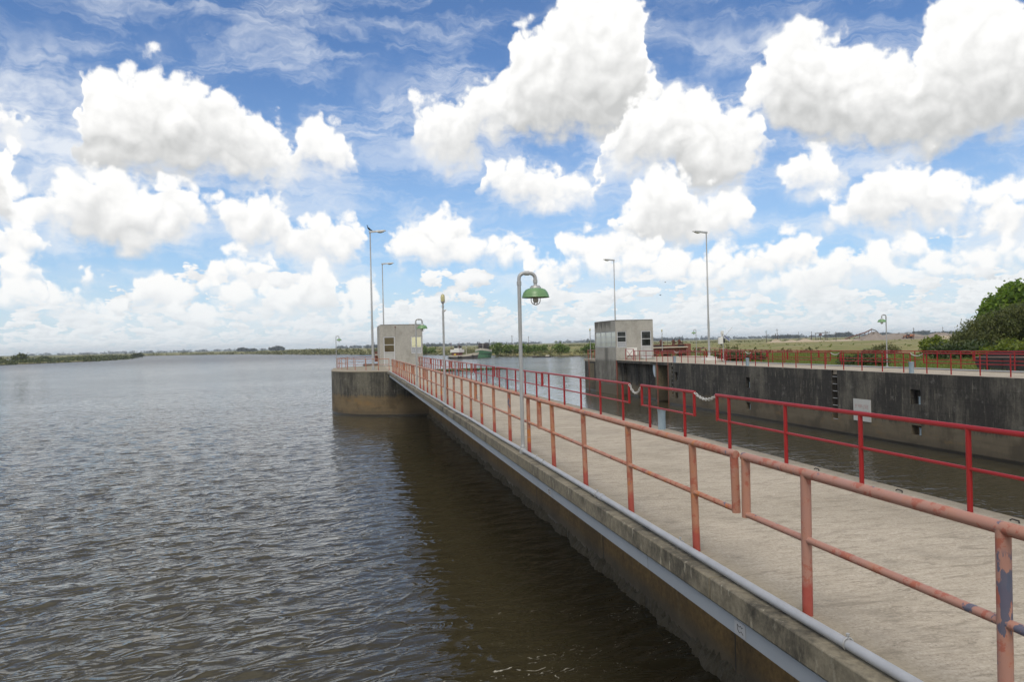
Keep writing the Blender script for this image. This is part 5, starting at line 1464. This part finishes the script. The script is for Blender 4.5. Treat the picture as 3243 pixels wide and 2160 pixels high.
def trestle():
    t = thing('trestle', 'wooden trestle frame with a long beam in the gravel works', 'trestle', (0, 0, GZ))
    s = MB()
    for (x, y, h_) in ((268.2, 414.3, 5.0), (270.9, 413.8, 4.9), (273.7, 413.2, 6.3), (274.7, 413.0, 5.9), (265.5, 415, 3.6), (262.5, 415.5, 3.0)):
        s.tube([(x, y, 0), (x, y, h_)], 0.17, 6)
    s.build('post', M['pole_wood'], t)
    MB().tube([(267.6, 414.3, 4.85), (276.5, 412.7, 5.25)], 0.22, 6).tube([(255, 417.5, 0.3), (266.5, 415, 3.3)], 0.16, 6).build('beam', M['pole_wood'], t)
    MB().box(270.3, 413.2, 3.6, 271.5, 414.4, 4.6).build('hopper', M['rust'], t)
trestle()

def loader():
    t = thing('wheel_loader', 'orange wheel loader with a dark cab working on the gravel bank', 'loader', (334, 418.5, GZ + 0.9), R(168))
    MB().box(-3.0, -1.1, 0.8, -0.2, 1.1, 2.1).box(-0.2, -0.6, 0.7, 2.0, 0.6, 1.4).build('body', M['orange_m'], t, bevel=0.12)
    cb = MB().box(-0.5, -0.9, 1.5, 1.2, 0.9, 3.4).build('cab', M['dark_iron'], t, bevel=0.08)
    MB().box(1.2, -0.75, 2.2, 1.23, 0.75, 3.2).box(-0.4, -0.93, 2.2, 1.1, -0.90, 3.2).box(-0.4, 0.90, 2.2, 1.1, 0.93, 3.2).build('window', M['frost'], cb, smooth=False)
    for xx in (-1.9, 1.5):
        for s in (-1, 1):
            w = MB().tube([(xx, s * 0.75, 0.75), (xx, s * 1.3, 0.75)], 0.78, 18).build('wheel', M['black'], t)
            MB().tube([(xx, s * 1.28, 0.75), (xx, s * 1.33, 0.75)], 0.38, 12).build('rim', M['orange_m'], w)
    MB().tube([(1.0, -0.55, 1.6), (2.6, -0.55, 1.3), (3.4, -0.55, 0.5)], 0.14, 8).tube([(1.0, 0.55, 1.6), (2.6, 0.55, 1.3), (3.4, 0.55, 0.5)], 0.14, 8).build('lift_arm', M['orange_m'], t)
    MB().add([(3.3, -1.4, 0.1), (4.5, -1.4, 0.1), (3.4, -1.4, 1.2), (3.3, 1.4, 0.1), (4.5, 1.4, 0.1), (3.4, 1.4, 1.2)], [(0, 1, 2), (5, 4, 3), (0, 3, 4, 1), (0, 2, 5, 3)]).build('bucket', M['rust'], t, smooth=False)
    MB().tube([(-1.6, 0.5, 2.0), (-1.6, 0.5, 2.9)], 0.07, 8).build('exhaust', M['black'], t)
loader()

G_P = 'utility poles across the plain'
for (xx, yy, h_, ln, lab) in [(234.4, 411, 7.4, 0, 'upright utility pole furthest left on the plain, right of the weather station'), (230.2, 391.5, 8.0, -0.05, 'leaning utility pole beside the leftmost sand heap'),
                              (298.3, 510, 6.5, 0, 'short distant utility pole between the two nearest-left poles'), (260, 405.8, 6.3, 0, 'utility pole just left of the trestle'),
                              (273.8, 403, 5.8, 0, 'utility pole between trestle and conveyor'), (317.7, 394, 7.1, 0, 'utility pole right of the wheel loader'),
                              (385.8, 451, 7.8, 0, 'utility pole above the left end of the big olive shrub'), (364.8, 588, 7.7, 0, 'thin far utility pole behind the sand heaps'),
                              (128, 560, 8.5, 0, 'utility pole on the plain right of the near gooseneck lamp'), (97, 470, 8.5, 0, 'thin utility pole behind the far bank near the boats')]:
    p = thing('utility_pole', lab, 'pole', (xx, yy, GZ - 0.3), 0, G_P)
    MB().tube([(0, 0, 0), (ln * h_, 0, h_)], [0.17, 0.11], 8).build('shaft', M['pole_wood'], p)
    MB().box(ln * h_ - 0.7, -0.06, h_ - 0.65, ln * h_ + 0.7, 0.06, h_ - 0.52).build('crossarm', M['pole_wood'], p)

# ------------------------------------------------------------------ plants
rng = np.random.default_rng(3)
def plant(name, label, cat, base, blobs, m, size, droop=0.0, aspect=0.5, shell=0.45, lump=0.17, trunk=None, group=None, per=14):
    t = thing(name, label, cat, base, 0, group)
    V, F = leaves(rng, blobs, size, droop, shell, lump, per, aspect)
    np_mesh('crown', V, F, m, t)
    if trunk:
        b = MB()
        for pts, rr in trunk: b.tube(pts, rr, 7)
        b.build('trunk', M['bark'], t)
    return t

def limbs(h, spread, r0, n, seed):
    rr = random.Random(seed); out = [([(0, 0, -0.3), (0.05 * h, 0, h * 0.3), (0.0, 0.03 * h, h * 0.6)], [r0, r0 * 0.75, r0 * 0.5])]
    for i in range(n):
        a = rr.uniform(0, 6.283); z0 = h * rr.uniform(0.2, 0.55); s = spread * rr.uniform(0.6, 1.0)
        out.append(([(0.02 * h, 0.01 * h, z0), (0.5 * s * math.cos(a), 0.5 * s * math.sin(a), z0 + 0.25 * h), (s * math.cos(a), s * math.sin(a), h * rr.uniform(0.6, 0.9))], [r0 * 0.5, r0 * 0.3, r0 * 0.12]))
    return out

# the large olive shrub: weeping layered masses leaning over from the right edge
wb = (64.6, 66.2, -0.5)
plant('willow_shrub', 'huge olive-green weeping shrub at the right edge, taller than the rails', 'shrub', wb,
      [(-2.6, 0.9, 2.6, 2.4, 2.2, 1.9, 5200), (-4.6, 1.2, 1.5, 1.8, 1.6, 1.35, 3000), (-0.6, -0.9, 3.6, 2.5, 2.4, 1.9, 5600), (0.6, -3.0, 4.5, 2.4, 2.4, 1.6, 5200), (2.6, -5.2, 4.7, 3.0, 2.6, 1.7, 5600), (4.5, -8.0, 4.6, 3.0, 2.8, 1.7, 3000),
       (-1.2, -0.4, 1.8, 2.6, 2.0, 1.2, 2600), (0.4, 0.8, 1.6, 3.0, 2.4, 1.6, 2200)],
      M['leaf_willow'], 0.17, 0.5, 0.26, 0.5, 0.15, limbs(4.8, 3.4, 0.2, 14, 2)).scale = (0.93, 0.93, 0.93)
plant('maple_tree', 'tall bright green broadleaf tree rising behind the olive shrub at the right edge', 'tree', (87.4, 88.0, -0.7),
      [(0.5, 0.0, 7.4, 2.9, 2.9, 2.0, 3600), (-2.0, 1.0, 5.6, 2.6, 2.6, 2.0, 3000), (2.6, -2.0, 5.6, 2.6, 2.6, 2.4, 2400), (-3.4, 1.5, 3.9, 1.9, 1.9, 1.7, 1600), (-4.6, 1.8, 2.5, 1.5, 1.5, 1.3, 900), (0, 0, 5.2, 2.6, 2.6, 2.2, 1500), (-0.6, 0.4, 8.2, 1.4, 1.4, 1.0, 700)],
      M['leaf_maple'], 0.30, 0.2, 0.62, 0.5, 0.17, limbs(8.0, 3.4, 0.26, 12, 5))
plant('dark_tree', 'low dark green tree at the left foot of the olive shrub', 'tree', (70.9, 79.0, -0.5), [(0, 0, 1.4, 1.4, 1.3, 1.15, 1500), (1.5, -0.6, 2.2, 1.2, 1.2, 1.0, 900), (-0.7, 0.3, 0.9, 0.8, 0.8, 0.8, 400)], M['leaf_dark'], 0.22, 0.2, 0.6, trunk=limbs(2.6, 1.4, 0.1, 6, 8))
plant('bush', 'round yellow-green bush standing alone left of the dark tree', 'bush', (69.2, 82.5, -0.5), [(0, 0, 1.15, 1.5, 1.4, 1.1, 1500), (0.9, -0.4, 0.7, 1.0, 1.0, 0.8, 600)], M['leaf_bush'], 0.16, 0.1, 0.6)
plant('bush', 'low spreading yellow-green bush in front of the dark tree', 'bush', (66.6, 77.0, -0.5), [(0, 0, 0.8, 1.6, 1.4, 0.95, 1500), (1.6, -1.4, 0.8, 1.6, 1.4, 0.9, 1300), (-1.4, 0.8, 0.7, 1.3, 1.2, 0.8, 900)], M['leaf_bush'], 0.15, 0.1, 0.6)
plant('bush', 'bright yellow-green bush under the olive shrub at the right edge, behind the barge', 'bush', (51.2, 52.0, -0.5), [(0, 0, 1.1, 1.6, 1.4, 0.85, 1700), (1.0, -1.6, 1.2, 1.6, 1.4, 0.85, 1600), (-1.0, 1.4, 0.75, 1.3, 1.2, 0.7, 1000), (2.0, -3.4, 1.2, 1.6, 1.4, 0.9, 1200)], M['leaf_bush'], 0.12, 0.1, 0.6)
plant('bush', 'mid green bush between the barge and the low spreading bush', 'bush', (56.5, 62.0, -0.5), [(0, 0, 0.9, 1.8, 1.6, 0.9, 1500), (-1.7, 2.0, 0.8, 1.6, 1.5, 0.8, 1100), (1.6, -2.0, 0.8, 1.6, 1.5, 0.9, 1000)], M['leaf_dark'], 0.15, 0.1, 0.55)
plant('shrub', 'dark green shrub in the grass behind the far rails near the right gooseneck lamp', 'shrub', (39.8, 54.8, -0.5), [(0, 0, 0.55, 0.95, 0.9, 0.62, 1300), (0.9, -0.7, 0.4, 0.6, 0.6, 0.45, 500), (-0.7, 1.6, 0.5, 0.7, 0.9, 0.5, 600)], M['leaf_dark'], 0.10, 0.1, 0.5)
plant('shrub', 'dark green shrub in the grass just right of the weather station', 'shrub', (39.6, 76.0, -0.5), [(0, 0, 0.6, 1.2, 1.1, 0.65, 1300), (1.5, -1.6, 0.5, 1.1, 1.0, 0.55, 900), (-1.0, 1.4, 0.5, 0.9, 0.9, 0.5, 600)], M['leaf_dark'], 0.12, 0.1, 0.5)
plant('shrub', 'grassy green shrub in the meadow left of the yellow-green bush', 'shrub', (64.2, 84.5, -0.5), [(0, 0, 0.6, 1.6, 1.4, 0.75, 1300), (-1.8, 0.6, 0.4, 1.2, 1.2, 0.5, 600)], M['leaf_reed'], 0.16, 0.0, 0.35)

G_T = 'willow bushes on the bank behind the boats'
thk = [(71, 384, 5.6, 3.2), (76, 382, 4.7, 3.4), (81.5, 377, 4.6, 3.6), (86, 372, 4.2, 3.4), (90, 366, 3.8, 3.2), (66.5, 392, 4.2, 3.0)]
TL = ['tallest pale green willow bush on the bank, just right of the green boat', 'pale green willow bush on the bank, second right of the green boat', 'broad pale green willow bush on the bank, third right of the green boat',
      'pale green willow bush on the bank, fourth right of the green boat', 'small pale green willow bush ending the thicket left of the near lamp pole', 'pale green willow bush just behind the green boat']
for (xx, yy, hh, w_), lab in zip(thk, TL):
    plant('willow_bush', lab, 'bush', (xx, yy, -2.7), [(0, 0, hh * 0.5, w_, w_, hh * 0.48, 420), (w_ * 0.4, -0.3, hh * 0.75, w_ * 0.5, w_ * 0.5, hh * 0.3, 130)], M['leaf_thicket'], 0.55, 0.1, 0.5, 0.4, 0.2, group=G_T, per=8)
plant('willow_bush', 'green bush on the far bank right of the near lamp pole', 'bush', (92, 341, -2.4), [(0, 0, 2.2, 3.4, 3.0, 2.1, 420), (2.8, -1, 1.6, 2.4, 2.2, 1.5, 220)], M['leaf_thicket'], 0.5, 0.1, 0.5, 0.4, 0.2, per=8)
plant('willow_bush', 'green bush on the bank just left of the right hut', 'bush', (100, 316, -2.2), [(0, 0, 1.9, 3.2, 3.0, 1.9, 420), (-3, 1, 1.3, 2.2, 2.2, 1.2, 220), (4, -1, 1.6, 2.4, 2.4, 1.5, 220)], M['leaf_thicket'], 0.5, 0.1, 0.5, 0.4, 0.2, per=8)
plant('willow_bush', 'pale green bush on the bank just right of the left hut', 'bush', (52, 560, -2.9), [(0, 0, 2.6, 4.2, 4, 2.5, 300), (4.5, -2, 1.7, 3, 3, 1.7, 180)], M['leaf_thicket'], 0.8, 0.1, 0.5, 0.4, 0.2, per=8)
for (xx, yy, hh, w_, lab) in [(-264, 702, 6.0, 5.5, 'dark round tree standing above the left bank near the left edge'), (-284, 708, 3.8, 6.0, 'dark tree at the left edge of the photo on the left bank'), (-246, 700, 3.4, 5.5, 'low dark tree right of the round tree on the left bank'),
                              (-254, 1020, 4.4, 7.0, 'dark tree at the tip of the left bank')]:
    plant('bank_tree', lab, 'tree', (xx, yy, -2.9), [(0, 0, hh * 0.55, w_, w_, hh * 0.42, 420), (w_ * 0.3, 0, hh * 0.8, w_ * 0.55, w_ * 0.5, hh * 0.25, 160), (-w_ * 0.6, 0, hh * 0.4, w_ * 0.6, w_ * 0.5, hh * 0.32, 150)], M['leaf_bank'], 1.0, 0.0, 0.5, 0.35, 0.2, group='trees on the left bank', per=8,
          trunk=[([(0, 0, -0.4), (0.1, 0, hh * 0.5)], [0.3, 0.15])])

def scatter_clumps(n, region, hmin, hmax, wfac, leafsize, per, m, name, label, cat, seed, grow=0.0):
    """Clumps of reeds and low scrub over a region; region(rng, n) gives x, y and a height factor."""
    r = np.random.default_rng(seed)
    x, y, f = region(r, n)
    g, sR, sL = ground_h(x, y)
    h = (hmin + (hmax - hmin) * r.random(len(x)) ** 1.6) * f
    N = len(x) * per
    ci = np.repeat(np.arange(len(x)), per)
    w = (h * wfac)[ci]
    u = r.normal(size=(N, 2)) * w[:, None] * 0.55
    zz = np.abs(r.random(N)) ** 0.8 * h[ci] * (1 - 0.25 * np.clip(np.hypot(u[:, 0], u[:, 1]) / np.maximum(w, .01), 0, 2))
    pos = np.stack([x[ci] + u[:, 0], y[ci] + u[:, 1], g[ci] + zz], -1)
    nrm = unit_rows(r.normal(size=(N, 3)) + np.array([0, 0, 0.4]))
    up = unit_rows(r.normal(size=(N, 3)) * 0.7 + np.array([0, 0, grow]))
    up = unit_rows(np.cross(nrm, np.cross(up, nrm))); sd_ = np.cross(nrm, up)
    sz = (leafsize * (0.6 + 0.8 * r.random(N)) * (0.5 + 0.5 * h[ci] / hmax))[:, None]
    a, b = up * sz, sd_ * sz * (0.55 if grow < 1 else 0.2)
    V = np.stack([pos - a, pos - b, pos + a, pos + b], 1).reshape(-1, 3)
    stuff(np_mesh(name, V, np.arange(len(V)).reshape(-1, 4), m), label, cat)

def along(poly, i0, i1, depth, bias=1.6):
    P = np.array(poly[i0:i1 + 1], float)
    seg = np.hypot(*(P[1:] - P[:-1]).T); cum = np.concatenate([[0], np.cumsum(seg)])
    def reg(r, n):
        s = r.random(n) * cum[-1]
        i = np.clip(np.searchsorted(cum, s) - 1, 0, len(seg) - 1)
        t = ((s - cum[i]) / seg[i])[:, None]
        p = P[i] + (P[i + 1] - P[i]) * t
        d = (P[i + 1] - P[i]) / seg[i][:, None]
        nrm = np.stack([-d[:, 1], d[:, 0]], -1)
        off = -1.0 + depth * r.random(n) ** bias
        sgn = np.where(sdist(poly, p[:, 0] + nrm[:, 0] * 4, p[:, 1] + nrm[:, 1] * 4) > 0, 1.0, -1.0)
        q_ = p + nrm * (off * sgn)[:, None]
        return q_[:, 0], q_[:, 1], 0.75 + 0.5 * wob(q_[:, 0], q_[:, 1], 0.06, 31) + 0.25
    return reg
scatter_clumps(1500, along(SHORE_R, 3, 12, 34), 0.4, 1.9, 0.9, 0.45, 16, M['leaf_reed'], 'bank_reeds', 'olive reeds and scrub along the far right bank', 'reeds', 41)
scatter_clumps(1500, along(SHORE_R, 12, 19, 60, 1.2), 1.6, 5.2, 1.0, 1.3, 12, M['leaf_reed'], 'bank_scrub', 'low green scrub along the far shore at the end of the river', 'scrub', 42)
scatter_clumps(1100, along(SHORE_L, 0, 5, 55, 1.3), 1.2, 3.6, 1.1, 0.9, 16, M['leaf_bank'], 'bank_scrub', 'dark green scrub covering the left river bank', 'scrub', 43)
def plain(x0, x1, y0, y1):
    def reg(r, n):
        x = x0 + (x1 - x0) * r.random(n); y = y0 + (y1 - y0) * r.random(n)
        k = wob(x, y, 0.035, 33) + 0.3 * r.random(n)
        ok = (k > 0.02) & (sdist(SHORE_R, x, y) > 18) & ~((np.hypot(x - 290, (y - 405) * 2.5) < 55))
        return x[ok], y[ok], np.ones(ok.sum())
    return reg
scatter_clumps(260, plain(95, 330, 130, 420), 0.15, 0.5, 1.3, 0.30, 9, M['grass'], 'meadow_weeds', 'tufts of rough grass and weeds over the meadow', 'weeds', 44)
scatter_clumps(700, plain(60, 500, 520, 1000), 0.4, 1.4, 2.0, 0.8, 8, M['leaf_reed'], 'plain_scrub', 'low scrub scattered over the distant plain', 'scrub', 45)

# grass behind the far rails
def near_grass():
    r = np.random.default_rng(8)
    n = 150000
    y = 27 + (118 - 27) * r.random(n) ** 0.85
    x = 32.7 + (74 - 32.7) * r.random(n) ** 1.3
    edge = np.interp(y, [27, 66.2, 69.2, 72, 76.8, 91, 94, 118], [32.75, 32.75, 35.3, 36.9, 38.9, 43.5, 45, 52])
    on_barge = (np.abs((x - 41.5) * 0.97 + (y - 34.5) * 0.24) < 2.0) & (y < 44)
    ok = (x > edge) & ~on_barge
    x, y = x[ok], y[ok]; n = len(x)
    g, _, _ = ground_h(x, y)
    pat = 0.5 + 0.9 * wob(x, y, 0.25, 12) + 0.5 * wob(x, y, 1.1, 13)
    h = (0.10 + 0.22 * r.random(n)) * np.clip(0.65 + pat, 0.3, 2.0)
    a = r.random(n) * 6.283
    w = 0.012 + 0.016 * r.random(n) + 0.00025 * (y - 27)
    lean = r.normal(size=(n, 2)) * 0.35 * h[:, None]
    p = np.stack([x, y, g - 0.02], -1)
    sd_ = np.stack([np.cos(a) * w, np.sin(a) * w, np.zeros(n)], -1)
    tip = p + np.stack([lean[:, 0], lean[:, 1], h], -1)
    V = np.stack([p - sd_, p + sd_, tip], 1).reshape(-1, 3)
    stuff(np_mesh('grass', V, np.arange(len(V)).reshape(-1, 3), M['grass']), 'long green and straw-coloured grass behind the rails of the far lock deck', 'grass')
near_grass()

def weeds_on_water():
    r = np.random.default_rng(15)
    pts = []
    for (x0, x1, n, sp) in ((19.0, 27.0, 2600, 1.5), (26.0, 30.5, 500, 0.8), (31.0, 36.0, 300, 0.6)):
        x = x0 + (x1 - x0) * r.random(n)
        y = 181.5 + r.normal(size=n) * sp + 0.6 * np.sin(x * 1.7)
        pts.append(np.stack([x, y], -1))
    P = np.concatenate(pts); n = len(P)
    pos = np.stack([P[:, 0], P[:, 1], WATER + 0.05 + 0.25 * r.random(n)], -1)
    nrm = unit_rows(r.normal(size=(n, 3)) + np.array([0, 0, 1.2]))
    u = unit_rows(np.cross(nrm, r.normal(size=(n, 3)))); w = np.cross(nrm, u)
    s = (0.14 + 0.12 * r.random(n))[:, None]
    V = np.stack([pos - u * s, pos - w * s, pos + u * s, pos + w * s], 1).reshape(-1, 3)
    stuff(np_mesh('floating_weeds', V, np.arange(len(V)).reshape(-1, 4), M['weed']), 'patch of floating green water weeds beyond the lock, seen through the rails', 'water weeds')
weeds_on_water()

# far groves and tree lines
def far_trees():
    r = np.random.default_rng(77)
    blobs = []
    def grove(x0, y0, x1, y1, h, n):
        for k in range(n):
            t = (k + 0.5) / n
            x, y = x0 + (x1 - x0) * t, y0 + (y1 - y0) * t
            hh = h * (0.75 + 0.35 * r.random()) * (0.72 + 0.28 * math.sin(math.pi * t) ** 0.5)
            w = math.hypot(x1 - x0, y1 - y0) / n * 0.95
            blobs.append((x, y, 1.0 + hh * 0.5, w, w, hh * 0.52, 160))
    grove(1376, 2366, 1458, 2350, 9.5, 10)
    grove(1582, 2326, 1628, 2319, 14.0, 6)
    grove(1545, 2336, 1575, 2330, 8.0, 5)
    grove(1716, 2300, 1760, 2292, 10.5, 6)
    grove(1836, 2275, 1880, 2266, 15.0, 6)
    grove(1890, 2262, 1990, 2240, 7.0, 10)
    grove(-367, 2730, -338, 2724, 10.0, 5)
    grove(-262, 2708, -222, 2700, 10.5, 6)
    grove(-330, 2720, -310, 2718, 5.5, 3)
    for (a0, a1, d, h, n) in ((-0.02, 0.24, 4200, 11, 60), (0.26, 0.60, 4600, 15, 80), (0.60, 0.86, 4300, 10, 50), (-0.36, -0.1, 5200, 9, 40), (0.30, 0.42, 3800, 17, 26), (0.02, 0.12, 3000, 9, 26)):
        for k in range(n):
            a = a0 + (a1 - a0) * (k + r.random()) / n
            dd = d * (0.95 + 0.1 * r.random())
            hh = h * (0.5 + 0.6 * r.random())
            w = d * (a1 - a0) / n * 0.75
            blobs.append((dd * math.sin(a), dd * math.cos(a), 2.5 + hh * 0.45, w, w, hh * 0.55, 70))
    V, F = leaves(r, blobs, 3.4, 0.0, 0.2, 0.3, 5, 0.8)
    stuff(np_mesh('distant_trees', V, F, M['leaf_far']), 'blue-grey groves and tree lines far off along the horizon', 'distant trees')
far_trees()

# ------------------------------------------------------------------ air
def haze():
    hm = bpy.data.materials.new('haze')
    hm.use_nodes = True
    t = hm.node_tree
    t.nodes.clear()
    q = NT(t)
    out = q.n('ShaderNodeOutputMaterial')
    v = q.n('ShaderNodeVolumePrincipled', {'Color': c4(0.78, 0.86, 0.95), 'Density': HAZE_DENSITY, 'Anisotropy': 0.2})
    t.links.new(v.outputs[0], out.inputs['Volume'])
    o = MB().box(-6500, -400, -8, 6500, 6500, 40).build('haze', hm, smooth=False)
    o['kind'] = 'stuff'; o['label'] = 'thin blue-white haze in the distant air'; o['category'] = 'haze'
HAZE_DENSITY = 1.1e-4
haze()

# ------------------------------------------------------------------ render settings
scene.cycles.max_bounces = 5
scene.cycles.diffuse_bounces = 2
scene.cycles.glossy_bounces = 3
scene.cycles.transmission_bounces = 2
scene.cycles.volume_bounces = 0
scene.cycles.caustics_reflective = False
scene.cycles.caustics_refractive = False
scene.cycles.use_adaptive_sampling = True
scene.cycles.adaptive_threshold = 0.02
